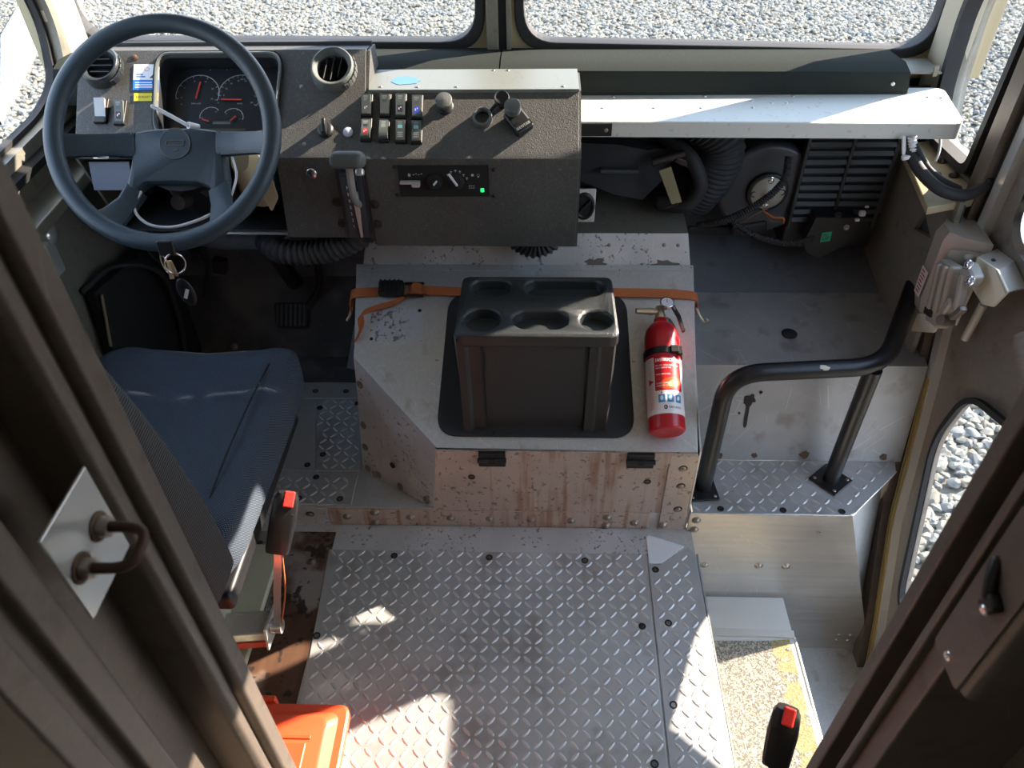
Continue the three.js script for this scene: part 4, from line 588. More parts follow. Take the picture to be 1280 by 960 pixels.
{ // lever bracket, hoses and the black duct left of the blower
  const t = thing('air_duct', 'black angular air duct behind the dash console under the shelf', 'duct', [0.22, 0.68, -1.92]);
  add(t, 'duct', [loft([[0.11, 0.70, 0.80, -1.88], [0.20, 0.665, 0.80, -1.87], [0.28, 0.645, 0.78, -1.88], [0.35, 0.70, 0.77, -1.92]].map(([x, a, b, z]) => [[x, a, z], [x, b, z - 0.01], [x, b, -2.02], [x, a, -2.02]])), boxAt(0.10, 0.42, 0.76, 0.92, -2.02, -1.95, 0.004)], M.ductCloth);
  add(t, 'duct_seam', box(0.10, 0.012, 0.02, [0.21, 0.735, -1.868], 0.003), M.darkWall);
  const b = thing('lever_bracket', 'tan metal lever bracket hanging left of the blower', 'bracket', [0.35, 0.7, -1.84]);
  add(b, 'lever', [poly([[0.305, 0.755, -1.83], [0.335, 0.765, -1.83], [0.373, 0.672, -1.82], [0.347, 0.665, -1.82]], 0.006, { r: 0.004, bevel: 0.001 })], M.lever ??= std({ color: 0x8d8364, roughness: 0.5, metalness: 0.3 }));
  add(b, 'pivot', rod([0.29, 0.765, -1.85], [0.37, 0.785, -1.86], 0.011), M.darkBolt);
  add(b, 'stop', box(0.05, 0.018, 0.03, [0.37, 0.765, -1.86], 0.005, [0, 0, -0.4]), M.darkBolt);
  add(b, 'pin', rod([0.335, 0.655, -1.82], [0.362, 0.668, -1.815], 0.004), M.darkBolt);
  const h = thing('heater_hose', 'black curved heater hose looping beside the blower', 'hose', [0.4, 0.68, -1.86]);
  add(h, 'hose', [pipe([[0.33, 0.80, -1.92], [0.39, 0.77, -1.86], [0.42, 0.70, -1.845], [0.39, 0.645, -1.85], [0.33, 0.635, -1.88]], 0.02, { seg: 30, sides: 14 })], M.rubber);
}
{ const t = thing('round_port', 'white square flange with black round port beside the console', 'port', [0.115, 0.69, -1.75]);
  add(t, 'flange', box(0.052, 0.092, 0.006, [0.118, 0.697, -1.752], 0.0028), M.aluPaint);
  add(t, 'port_ring', new THREE.TorusGeometry(0.026, 0.006, 10, 28).scale(0.85, 1.2, 1).translate(0.116, 0.697, -1.748), M.black);
  add(t, 'port_flap', [new THREE.CylinderGeometry(0.025, 0.025, 0.004, 24).rotateX(Math.PI / 2).scale(0.85, 1.2, 1).translate(0.116, 0.697, -1.7475), box(0.006, 0.05, 0.008, [0.116, 0.697, -1.744], 0.002, [0, 0, -0.7])], M.blackMatt);
}
{ // drooping black hose at the quarter window and the white plug at its end
  const t = thing('door_cable', 'thick black cable drooping across the ledge to the door post', 'cable', [0.95, 0.78, -1.7]);
  add(t, 'cable', [pipe([[0.836, 0.885, -1.70], [0.85, 0.862, -1.68], [0.865, 0.84, -1.645], [0.905, 0.815, -1.605], [0.957, 0.806, -1.60], [0.99, 0.815, -1.61], [1.018, 0.83, -1.62]], 0.0135, { seg: 40, sides: 14 }), pipe([[0.85, 0.885, -1.68], [0.885, 0.842, -1.67], [0.92, 0.818, -1.65], [0.955, 0.806, -1.63]], 0.008, { seg: 30, sides: 12 })], M.rubber);
  add(t, 'plug', [hose([[0.838, 0.905, -1.685], [0.85, 0.875, -1.68]], 0.009, 0.0012, 0.006), box(0.008, 0.045, 0.008, [0.826, 0.885, -1.685], 0.002, [0, 0, 0.3]), box(0.03, 0.01, 0.012, [0.841, 0.862, -1.675], 0.003, [0, 0, 0.2])], M.whitePlastic, { label: 'white ribbed plug end' });
  add(t, 'cable_clamp', [box(0.024, 0.034, 0.024, [1.008, 0.825, -1.615], 0.005)], M.blackMatt);
  add(t, 'thin_wire', pipe([[0.955, 0.87, -1.82], [0.965, 0.845, -1.80], [0.962, 0.82, -1.78], [0.958, 0.806, -1.775]], 0.0035, { seg: 16, sides: 8 }), M.whitePlastic);
}
{ // door latch on the post
  const t = thing('door_latch', 'grey metal latch box and striker on the front post of the side door', 'latch', [0.96, 0.62, -1.53]);
  const LM = M.latchGrey ??= std({ color: 0xa7a29a, roughness: 0.42, metalness: 0.3 }), LD = LM;
  add(t, 'cover_box', loft([[0.515, 0.012, 0.012], [0.55, 0.004, 0.004], [0.715, 0, 0], [0.737, 0.008, 0.006]].map(([y, a, b]) => [[0.925 + a, y, -1.60 + b], [0.925 + a, y, -1.558], [0.955, y, -1.53], [1.005, y, -1.50], [1.02, y, -1.66], [0.96, y, -1.64 + b]]), { crease: 0.4 }), LM);
  add(t, 'cover_recess', poly([[0.938, 0.555, -1.5395], [0.998, 0.565, -1.4985], [0.998, 0.715, -1.4985], [0.938, 0.705, -1.5395]], 0.003, { r: 0.008, lift: 0.003 }), LD);
  put(t, 'latch_bolt', GEO.washer, LM, [0.972, 0.695, -1.512], [-0.56, 0, 0.83]);
  add(t, 'recess_rod', rod([0.945, 0.655, -1.522], [0.99, 0.68, -1.49], 0.006), M.darkBolt);
  const st = canvasMat(64, 128, (g) => { g.fillStyle = '#cfc9c9'; g.fillRect(0, 0, 64, 128); g.fillStyle = '#a5343a'; for (let i = 0; i < 7; i++) g.fillRect(8, 12 + i * 16, 30 + (i * 13) % 18, 7); });
  add(t, 'warning_sticker', quad([0.9255, 0.553, -1.592], [0.9255, 0.553, -1.562], [0.9245, 0.625, -1.562], [0.9245, 0.625, -1.596]), st, { keepUV: true, label: 'white sticker with red print' });
  const lb = add(t, 'latch_block', [box(0.032, 0.15, 0.066, [0.935, 0.615, -1.488], 0.009, [-0.3, 0, 0]), box(0.012, 0.11, 0.016, [0.916, 0.625, -1.505], 0.005, [-0.3, 0, 0]), box(0.012, 0.11, 0.016, [0.916, 0.635, -1.478], 0.005, [-0.3, 0, 0])], LM);
  add(lb, 'block_slot', box(0.006, 0.016, 0.034, [0.916, 0.565, -1.487], 0.002, [-0.3, 0, 0]), M.darkBolt);
  add(t, 'latch_arm', [box(0.022, 0.085, 0.018, [0.928, 0.665, -1.418], 0.006, [-0.35, 0, 0]), box(0.03, 0.035, 0.05, [0.937, 0.71, -1.425], 0.008, [0.2, 0, 0]), box(0.022, 0.06, 0.02, [0.928, 0.61, -1.44], 0.006, [0.25, 0, 0])], LM);
  add(t, 'latch_pawl', [box(0.016, 0.05, 0.014, [0.925, 0.63, -1.395], 0.004, [0.5, 0, 0]), rod([0.915, 0.585, -1.43], [0.945, 0.575, -1.435], 0.013)], M.steelBolt);
  studs(t, 'latch_bolt', GEO.bolt, M.chrome, [[0.922, 0.732, -1.43], [0.92, 0.712, -1.398]], [-1, 0.5, 0.2]);
  add(t, 'lower_flange', poly([[0.945, 0.504, -1.566], [0.945, 0.560, -1.472], [0.945, 0.515, -1.472], [0.945, 0.45, -1.563]], 0.005, { r: 0.01 }), M.cream2);
  const s = thing('striker_bracket', 'folded metal striker bracket on the inner door panel beside the latch', 'bracket', [1.0, 0.7, -1.42]);
  add(s, 'bracket_top', poly([[0.965, 0.722, -1.478], [0.965, 0.740, -1.395], [1.025, 0.735, -1.44], [1.025, 0.722, -1.515]], 0.005, { bevel: 0.001 }), LM);
  add(s, 'bracket_face', poly([[0.965, 0.722, -1.478], [0.965, 0.66, -1.455], [0.965, 0.655, -1.392], [0.965, 0.675, -1.355], [0.965, 0.728, -1.335], [0.965, 0.742, -1.395]], 0.005, { r: 0.006, bevel: 0.001 }), M.cream2);
  add(s, 'bracket_side', poly([[0.965, 0.742, -1.395], [0.965, 0.728, -1.335], [1.025, 0.715, -1.37], [1.025, 0.735, -1.44]], 0.005, { bevel: 0.001 }), LD);
  add(s, 'handle_bar', rod([0.968, 0.655, -1.392], [0.968, 0.555, -1.398], 0.009, 0.009), LM);
  put(s, 'bolt', GEO.screw, M.darkBolt, [0.985, 0.731, -1.45]);
}
{ // reinforcing rib of the door, lit along its fold
  const t = thing('door_brace', 'slanted folded brace pressed onto the side door panel', 'brace', [1.02, 0.5, -1.2]);
  add(t, 'brace', loft([[0.62, -1.33], [0.50, -1.13], [0.42, -0.95], [0.33, -0.7]].map(([y, z]) => [[1.027, y - 0.03, z], [1.012, y - 0.012, z + 0.006], [1.012, y + 0.012, z + 0.012], [1.027, y + 0.03, z + 0.02]])), M.doorPaint);
}
// ───────────────────────── dashboard ─────────────────────────
// the tilted face rises 35 degrees from its front fold; u runs up the face, o metres off it
const TA = 35 * RAD, TN = [0, Math.cos(TA), Math.sin(TA)], T3 = (x, z, o = 0) => { const u = -1.62 - z; return [x * (1 + 0.162 * u), 0.89 + 0.9 * u + o * TN[1], -1.62 - 1.285 * u + o * TN[2]]; };
const tiltBox = (w, h, d, x, z, o = 0, r = 0.003, spin = 0) => { const g = box(w, d, h * 1.11, [0, 0, 0], r); if (spin) g.rotateY(spin); g.rotateX(TA); return g.translate(...T3(x, z, o)); }; // w across, h up the face, d proud
const tiltLathe = (prof, x, z, o = 0, n = 28) => { const g = lathe(prof, n).scale(1, 1, 1.06); g.rotateX(TA); return g.translate(...T3(x, z, o)); };
const facLathe = (prof, x, y, z, n = 24) => { const g = lathe(prof, n); g.rotateX(Math.PI / 2); return g.translate(x, y, z); };
const tiltQuad = (x0, x1, z0, z1, lift = 0.0012) => quad(T3(x0, z0), T3(x1, z0), T3(x1, z1), T3(x0, z1), 0.0008, lift);
{
  const t = thing('dashboard', 'dark grey dashboard panel behind the steering wheel with gauge opening', 'dashboard', [-0.72, 0.95, -1.7]);
  const hole = { pts: [T3(-0.868, -1.655), T3(-0.600, -1.655), T3(-0.586, -1.786), T3(-0.868, -1.786)], r: 0.028 };
  add(t, 'tilted_panel', poly([T3(-1.055, -1.618), T3(-0.392, -1.618), T3(-0.392, -1.797), T3(-1.055, -1.797)], 0.006, { holes: [hole], bevel: 0.001 }), M.dash);
  add(t, 'top_edge', poly([[-1.085, 1.048, -1.846], [-0.403, 1.048, -1.846], [-0.403, 1.04, -1.91], [-1.085, 1.04, -1.91]], 0.006), M.dash);
  add(t, 'end_cheek', poly([[-0.396, 0.89, -1.64], [-0.400, 1.046, -1.846], [-0.400, 1.04, -1.91], [-0.396, 0.90, -1.91]], 0.006), M.dash);
  add(t, 'lower_panel', poly([[-0.605, 0.685, -1.615], [-0.395, 0.685, -1.615], [-0.395, 0.889, -1.618], [-0.592, 0.889, -1.618]], 0.006, { bevel: 0.001 }), M.dash);
  add(t, 'side_return', poly([[-0.605, 0.685, -1.615], [-0.592, 0.889, -1.618], [-0.592, 0.889, -1.80], [-0.605, 0.685, -1.80]], 0.006), M.black);
  add(t, 'left_end', poly([[-1.058, 0.885, -1.625], [-1.083, 1.046, -1.847], [-1.083, 1.04, -1.91], [-1.075, 0.66, -1.9], [-1.065, 0.66, -1.7]], 0.006), M.cabPaint);
  add(t, 'under_tray', [boxAt(-1.055, -0.40, 0.655, 0.662, -1.9, -1.69, 0.002), boxAt(-1.055, -0.40, 0.662, 1.05, -1.91, -1.90, 0.002)], M.darkWall);
  add(t, 'lit_dash_patch', poly([[-1.05, 0.800, -1.635], [-0.955, 0.80, -1.635], [-0.945, 0.868, -1.64], [-1.04, 0.868, -1.64]], 0.004), std({ color: 0x8f96a6, roughness: 0.5 }), { label: 'pale blue-grey plate painted as light on the lower dash face' });  // pale colour stands in for light on the lower dash face
  studs(t, 'screw', GEO.screw, M.steelBolt, [T3(-0.538, -1.734), T3(-0.528, -1.64)], TN); put(t, 'screw', GEO.bolt, M.rustStain, T3(-0.925, -1.785), TN);
  const lk = add(t, 'key_lock', facLathe([[0.014, -0.002], [0.013, 0.004], [0.010, 0.006], [0, 0.006]], -0.516, 0.853, -1.614), M.chrome); add(lk, 'key_slot', box(0.0025, 0.012, 0.002, [-0.516, 0.853, -1.6075], 0.0005), M.black);
  const ik = add(t, 'rotary_switch', [tiltLathe([[0.019, 0], [0.018, 0.006], [0.012, 0.010], [0, 0.011]], -0.480, -1.662), tiltBox(0.010, 0.034, 0.018, -0.48, -1.662, 0.016, 0.004, 0.1)], M.black);
  put(t, 'indicator_lamp', lathe([[0.012, 0], [0.0115, 0.003], [0.008, 0.0055], [0, 0.0065]], 20), std({ color: 0xb9c3d6, roughness: 0.2 }), T3(-0.429, -1.659), TN);
}
{ // instrument cluster in its recess
  const t = thing('instrument_cluster', 'instrument cluster with round dials recessed behind the steering wheel', 'gauge cluster', T3(-0.735, -1.72));
  const F = (x, y, o = 0) => [x, y + o * TN[1], (-0.305 - y) / 0.7 + o * TN[2]];
  const x0 = -0.925, x1 = -0.60, y0 = 0.885, y1 = 1.025, W = 1024, H = Math.round(1024 * ((y1 - y0) / Math.sin(TA)) / (x1 - x0));
  const px = (x, y) => [(x - x0) / (x1 - x0) * W, (1 - (y - y0) / (y1 - y0)) * H], sc = W / (x1 - x0);
  const face = canvasMat(W, H, (g) => {
    g.fillStyle = '#22262b'; g.fillRect(0, 0, W, H);
    const dial = (x, y, r, a0, a1, n, txt, ls) => { const [cx, cy] = px(x, y), R = r * sc; g.strokeStyle = '#b9bdc2'; g.lineWidth = 5; g.beginPath(); g.arc(cx, cy, R, a0, a1); g.stroke(); g.fillStyle = '#c7cbd0'; g.font = ls + 'px sans-serif'; for (let i = 0; i <= n; i++) { const a = a0 + (a1 - a0) * i / n; g.lineWidth = i % 2 ? 2 : 4; g.beginPath(); g.moveTo(cx + R * Math.cos(a), cy + R * Math.sin(a)); g.lineTo(cx + R * 0.88 * Math.cos(a), cy + R * 0.88 * Math.sin(a)); g.stroke(); if (txt[i] !== undefined) g.fillText(txt[i], cx + R * 0.72 * Math.cos(a) - ls * 0.5, cy + R * 0.72 * Math.sin(a) + ls * 0.35); } };
    dial(-0.814, 0.960, 0.052, Math.PI * 0.93, Math.PI * 2.1, 10, ['0', , '5', , '10', , '15', , '20', , '25'], 17);
    dial(-0.712, 0.960, 0.052, Math.PI * 0.98, Math.PI * 2.2, 16, ['0', , '10', , '20', , '30', , '40', , '50', , '60', , '70', , '80'], 17);
    g.fillStyle = '#c7cbd0'; g.font = '17px sans-serif'; g.fillText('RPM x100', ...px(-0.827, 0.945)); g.fillText('MPH', ...px(-0.714, 0.982)); g.fillText('km/h', ...px(-0.716, 0.945));
    dial(-0.777, 0.926, 0.025, Math.PI * 0.95, Math.PI * 1.75, 4, ['C', , , , 'H'], 14); dial(-0.723, 0.924, 0.025, Math.PI * 1.2, Math.PI * 2.05, 4, ['E', , , , 'F'], 14);
    const [a, b] = px(-0.768, 0.918); g.strokeStyle = '#9a9c9f'; g.lineWidth = 3; g.strokeRect(a, b, 0.04 * sc, 16); g.fillStyle = '#6d7175'; g.fillRect(a + 4, b + 4, 0.04 * sc - 8, 8);
    g.fillStyle = '#4c4b36'; g.fillRect(...px(-0.81, 0.908), 0.12 * sc, 60); g.fillStyle = '#30301f'; g.font = '38px monospace'; g.fillText('018432', ...px(-0.785, 0.897));
    g.fillStyle = '#8b8f94'; for (const [x, y] of [[-0.79, 0.998], [-0.75, 0.998], [-0.85, 0.945], [-0.762, 0.947]]) { g.beginPath(); g.arc(...px(x, y), 5, 0, 7); g.fill(); }
  }, { roughness: 0.35 });
  add(t, 'dial_face', quad(F(x0, y0), F(x1, y0), F(x1, y1), F(x0, y1), 0.003, 0), face, { keepUV: true });
  const needle = (x, y, dx, dy, l) => { const a = Math.atan2(dy, dx), g = box(l, 0.002, 0.0035, [l / 2 - 0.006, 0, 0], 0.0008); g.rotateY(a); g.rotateX(TA); return g.translate(...F(x, y, 0.005)); };
  const NM = std({ color: 0xd8432e, roughness: 0.5 });
  for (const [x, y, dx, dy, l] of [[-0.814, 0.955, 0.14, 1, 0.046], [-0.710, 0.950, -1, 0.02, 0.05], [-0.782, 0.918, -1, 0.35, 0.018], [-0.722, 0.920, 0.8, 0.8, 0.018]]) { const nd = add(t, 'needle', needle(x, y, dx, dy, l), NM); }
  // recess walls and the protruding hood round the opening
  const rim = (d, o) => { const s = roundShape([[-0.868 - d, -1.655 + d * 0.7], [-0.600 + d, -1.655 + d * 0.7], [-0.586 + d, -1.786 - d * 0.7], [-0.868 - d, -1.786 - d * 0.7]], 0.028 + d * 0.8); return s.getPoints(5).slice(0, -1).map((p) => T3(p.x, p.y, o)); };
  add(t, 'recess_wall', loft([rim(-0.0005, 0.001), rim(-0.002, -0.02), rim(0.004, -0.051)], { cap: false }), std({ color: 0x1f2226, roughness: 0.5, side: THREE.DoubleSide }));
  add(t, 'hood', loft([rim(0.006, 0.0), rim(0.006, 0.008), rim(0.003, 0.0105), rim(0.0, 0.009), rim(-0.001, -0.004)], { cap: false }), M.padGrey);
  add(t, 'hood_ridge', loft([rim(0.011, 0.0), rim(0.0105, 0.005), rim(0.008, 0.005), rim(0.0065, 0.0)], { cap: false }), M.black);
}
// two round air vents
function airVent(label, x, z, rr, spin, mat) {
  const t = thing('air_vent', label, 'air vent', T3(x, z));
  add(t, 'outer_ring', tiltLathe([[rr, 0], [rr * 0.99, 0.012], [rr * 0.92, 0.026], [rr * 0.84, 0.028], [rr * 0.78, 0.022], [rr * 0.70, 0.021], [rr * 0.66, 0.006]], x, z, 0, 40), mat);
  add(t, 'vent_core', tiltLathe([[rr * 0.74, 0.001], [rr * 0.70, 0.004], [0, 0.003]], x, z, 0, 32), M.blackMatt);
  for (const k of [-1, 0, 1]) add(t, 'vane', tiltBox(rr * 1.25 * (k ? 0.8 : 1), 0.003, 0.013, x + k * rr * 0.32 * Math.sin(spin), z - k * rr * 0.32 * Math.cos(spin) * 0.7, 0.013, 0.001, spin), M.black);
  for (let i = 0; i < 7; i++) { const a = -0.9 + i * 0.22; add(t, 'grip', tiltBox(0.004, 0.009, 0.016, x + rr * 0.985 * Math.cos(a), z - rr * 0.985 * Math.sin(a) * 0.7071, 0.012, 0.001, a), mat); }
}
airVent('round black air vent left of the gauges with bright rim', -0.994, -1.763, 0.047, 0, std({ color: 0x33373a, roughness: 0.3, metalness: 0.1 }));
airVent('round grey air vent between the gauges and the console top', -0.463, -1.757, 0.052, 1.45, M.padGrey);
{
  const a = canvasMat(128, 160, (g, w, h) => { g.fillStyle = '#eef0f2'; g.fillRect(0, 0, w, h); g.fillStyle = '#2e7fd6'; g.fillRect(0, 98, w, 62); g.fillStyle = '#fff'; for (const y of [112, 126, 140]) g.fillRect(10, y, 96 - (y % 5) * 6, 6); g.strokeStyle = '#d9a6a6'; g.lineWidth = 4; g.beginPath(); g.arc(66, 30, 12, 0, 7); g.stroke(); g.fillStyle = '#3d79c2'; g.fillRect(14, 60, 34, 8); g.fillRect(14, 74, 46, 8); g.fillStyle = '#3c3f45'; g.beginPath(); g.moveTo(80, 88); g.lineTo(100, 62); g.lineTo(118, 88); g.fill(); });
  solo('sticker', 'white and blue square sticker on the dash left of the gauges', 'sticker', tiltQuad(-0.925, -0.866, -1.729, -1.772, 0.002), a, T3(-0.9, -1.75), undefined, { keepUV: true, part: 'sheet' });
  const b = canvasMat(160, 48, (g, w, h) => { g.fillStyle = '#e3d21c'; g.fillRect(0, 0, w, h); g.fillStyle = '#4a4410'; g.font = 'bold 20px sans-serif'; g.fillText('LOCKOUT TAG', 14, 31); });
  solo('sticker', 'small yellow strip sticker below the blue and white one', 'sticker', tiltQuad(-0.922, -0.866, -1.7105, -1.7235, 0.002), b, T3(-0.9, -1.717), undefined, { keepUV: true, part: 'sheet' });
}
// the console pod to the right of the shifter
{
  const t = thing('dash_console', 'wide dark grey dash console with pale metal top strip', 'console', [-0.15, 0.85, -1.7]);
  const x0 = -0.392, x1 = 0.09;
  add(t, 'tilted_panel', poly([T3(x0, -1.616), T3(x1, -1.616), T3(x1, -1.727), T3(x0, -1.727)], 0.005, { bevel: 0.001 }), M.dash);
  add(t, 'front_panel', poly([[x0, 0.663, -1.614], [x1, 0.661, -1.614], [x1, 0.886, -1.615], [x0, 0.886, -1.615]], 0.005, { bevel: 0.001 }), M.dash);
  add(t, 'end_panel', poly([[x1, 0.661, -1.616], [x1, 0.886, -1.618], [x1 + 0.001, 0.985, -1.756], [x1 + 0.001, 0.985, -1.87], [x1, 0.661, -1.87]], 0.005), M.dash);
  add(t, 'bottom_panel', boxAt(x0, x1, 0.661, 0.666, -1.87, -1.618, 0.001), M.darkWall);
  add(t, 'top_strip', [poly([[x0 + 0.002, 0.990, -1.752], [x1 + 0.001, 0.990, -1.752], [x1 + 0.001, 0.989, -1.885], [x0 - 0.02, 0.989, -1.885]], 0.003, { bevel: 0.0008 }), poly([[x0 + 0.002, 0.982, -1.7525], [x1 + 0.001, 0.982, -1.7525], [x1 + 0.001, 0.990, -1.7525], [x0 + 0.002, 0.990, -1.7525]], 0.002)], M.stripPaint, { label: 'pale metal top strip with a blue worn patch' });
  add(t, 'worn_mark', poly(Array.from({ length: 20 }, (_, i) => { const a = i / 20 * 6.2832, k = 0.85 + 0.25 * hash(i, 3, 9); return [-0.312 + 0.033 * k * Math.cos(a), 0.9906, -1.808 + 0.028 * k * Math.sin(a)]; }), 0.0008), std({ color: 0x4f7dab, roughness: 0.6 }));
  studs(t, 'top_rivet', GEO.screw, M.steelBolt, [[-0.365, 0.99, -1.77], [-0.28, 0.99, -1.768], [-0.19, 0.99, -1.768], [0.055, 0.99, -1.768], [-0.11, 0.989, -1.874], [-0.075, 0.989, -1.874]]);
  add(t, 'seam', boxAt(x0 - 0.003, x0 + 0.001, 0.668, 0.885, -1.618, -1.6115, 0.0005), M.black);
}
{ // rocker switches
  const legend = (top, bottom, tint) => canvasMat(64, 128, (g) => { g.fillStyle = tint ?? '#565c59'; g.fillRect(0, 0, 64, 128); g.fillStyle = '#98a3a0'; g.fillRect(14, 12, 36, 5); for (let i = 0; i < 3; i++) g.fillRect(16, 24 + i * 8, 32 - i * 6, 3); if (top) { g.fillStyle = top; g.fillRect(14, 34, 36, 22); } if (bottom === 'dots') { g.fillStyle = '#c8ccca'; for (let i = 0; i < 9; i++) { g.beginPath(); g.arc(18 + (i % 3) * 14, 84 + Math.floor(i / 3) * 13, 4, 0, 7); g.fill(); } } else if (bottom) { g.fillStyle = bottom; g.fillRect(12, 72, 40, 44); g.fillStyle = '#f4d8d8'; g.fillRect(20, 86, 8, 14); g.fillRect(34, 80, 8, 10); } });
  const sw = (label, x, z, print, tilt, w = 0.027, h = 0.052, grp, rockM) => {
    const t = thing('rocker_switch', label, 'switch', T3(x, z), grp);
    add(t, 'bezel', tiltBox(w, h, 0.012, x, z, 0.003, 0.003), M.black);
    const r = add(t, 'rocker', loft([-1, 1].map((s) => [[-h / 2 + 0.004, 0.008], [h / 2 - 0.004, 0.008], [h / 2 - 0.005, 0.013 + tilt], [0, 0.0125], [-h / 2 + 0.005, 0.013 - tilt]].map(([u, o]) => T3(x + s * (w / 2 - 0.003), z - u * 0.7071, o))), { crease: 0.3 }), rockM ?? M.padGrey);
    if (print) add(t, 'legend', quad(T3(x - w / 2 + 0.004, z + (h / 2 - 0.006) * 0.7071, 0.0135 - tilt), T3(x + w / 2 - 0.004, z + (h / 2 - 0.006) * 0.7071, 0.0135 - tilt), T3(x + w / 2 - 0.004, z - (h / 2 - 0.006) * 0.7071, 0.0135 + tilt), T3(x - w / 2 + 0.004, z - (h / 2 - 0.006) * 0.7071, 0.0135 + tilt), 0.0006, 0.0012), print, { keepUV: true });
  };
  const G = 'rocker switches on the dash console';
  sw('upper row rocker switch nearest the air vent, plain grey', -0.387, -1.700, legend(null, '#59615e'), 0.003, 0.027, 0.052, G);
  sw('second upper rocker switch with dark upper block', -0.345, -1.700, legend('#3f4d4a', null), 0.003, 0.027, 0.052, G);  // legend print has a dark block in its upper half
  sw('third upper rocker switch with dark printed lower half', -0.310, -1.699, legend('#59615e', '#1e2440'), 0.002, 0.027, 0.056, G);
  sw('last upper rocker switch with blue and white print', -0.273, -1.697, legend('#4d5354', '#3b55c9'), 0.002, 0.027, 0.056, G);
  sw('lower row rocker switch with red patch', -0.387, -1.661, legend('#2b3030', '#c23a3a'), -0.003, 0.026, 0.052, G);
  sw('second lower rocker switch, blank below', -0.347, -1.660, legend('#7b8482', null), -0.003, 0.026, 0.052, G);
  sw('third lower rocker switch with teal window', -0.309, -1.658, legend('#7fc4c6', 'dots'), 0.003, 0.027, 0.052, G);
  sw('last lower rocker switch with teal window, under the blue one', -0.273, -1.657, legend('#7fc4c6', 'dots'), 0.003, 0.027, 0.052, G);
  sw('shiny grey rocker switch below the left air vent', -0.994, -1.693, null, 0.006, 0.03, 0.056, 'rocker switches left of the wheel', std({ color: 0xa09d97, roughness: 0.25, metalness: 0.4 }));
  sw('dark rocker switch next to the shiny one, left dash', -0.950, -1.690, legend('#46515a', '#1f262c'), 0.004, 0.026, 0.056, 'rocker switches left of the wheel');
}
{ const t = thing('push_knob', 'round grey push knob right of the rocker switches', 'knob', T3(-0.211, -1.70));
  add(t, 'collar', tiltLathe([[0.02, 0], [0.019, 0.004], [0.013, 0.005]], -0.211, -1.70), M.black); add(t, 'knob_head', tiltLathe([[0.012, 0.003], [0.011, 0.016], [0.0185, 0.018], [0.019, 0.026], [0.017, 0.029], [0, 0.0305]], -0.211, -1.70), M.padGrey);
  const s = thing('power_socket', 'open black round power socket with its cap hanging beside it', 'socket', T3(-0.126, -1.679));
  add(s, 'socket_ring', tiltLathe([[0.0225, 0], [0.0225, 0.013], [0.021, 0.016], [0.0175, 0.016], [0.016, 0.012], [0.0155, -0.02], [0, -0.02]], -0.126, -1.679), M.padGrey); add(s, 'socket_bore', tiltLathe([[0.0154, 0.006], [0.0154, -0.004], [0, -0.004]], -0.126, -1.679), M.blackMatt);
  add(s, 'cap_tether', pipe([T3(-0.108, -1.69, 0.006), T3(-0.098, -1.694, 0.018), T3(-0.085, -1.70, 0.02)], 0.004, { seg: 12, sides: 8 }), M.rubber);
  add(s, 'socket_cap', tiltLathe([[0.008, 0.0], [0.008, 0.022], [0.0165, 0.024], [0.017, 0.032], [0.015, 0.034], [0.013, 0.03], [0, 0.03]], -0.082, -1.701), M.black);
  const gt = thing('tag_reader', 'black round tag reader with lettered diamond plate on the console', 'reader', T3(-0.055, -1.678));
  const lab = canvasMat(256, 96, (g, w, h) => { g.fillStyle = '#2b2b2a'; g.fillRect(0, 0, w, h); g.fillStyle = '#d5d2c4'; g.font = 'bold 58px sans-serif'; g.fillText('GEOTAB', 10, 70); });
  add(gt, 'diamond_plate', tiltBox(0.044, 0.056, 0.02, -0.045, -1.672, 0.010, 0.006, 0.62), M.black);
  const a = 0.62, o = A(T3(-0.045, -1.672, 0.0205)), e1 = V(1, 0, 0), e2 = V(0, Math.sin(TA), -Math.cos(TA)), Q = (u, v) => o.clone().addScaledVector(e1, u * Math.cos(a) - v * Math.sin(a)).addScaledVector(e2, u * Math.sin(a) + v * Math.cos(a));
  add(gt, 'name_print', quad(Q(-0.0205, -0.028), Q(0.0205, -0.028), Q(0.0205, -0.013), Q(-0.0205, -0.013), 0.0006, 0.0006), lab, { keepUV: true });
  add(gt, 'reader_button', tiltLathe([[0.0185, 0.016], [0.0185, 0.034], [0.016, 0.038], [0, 0.0385]], -0.058, -1.687), M.padGrey);
}
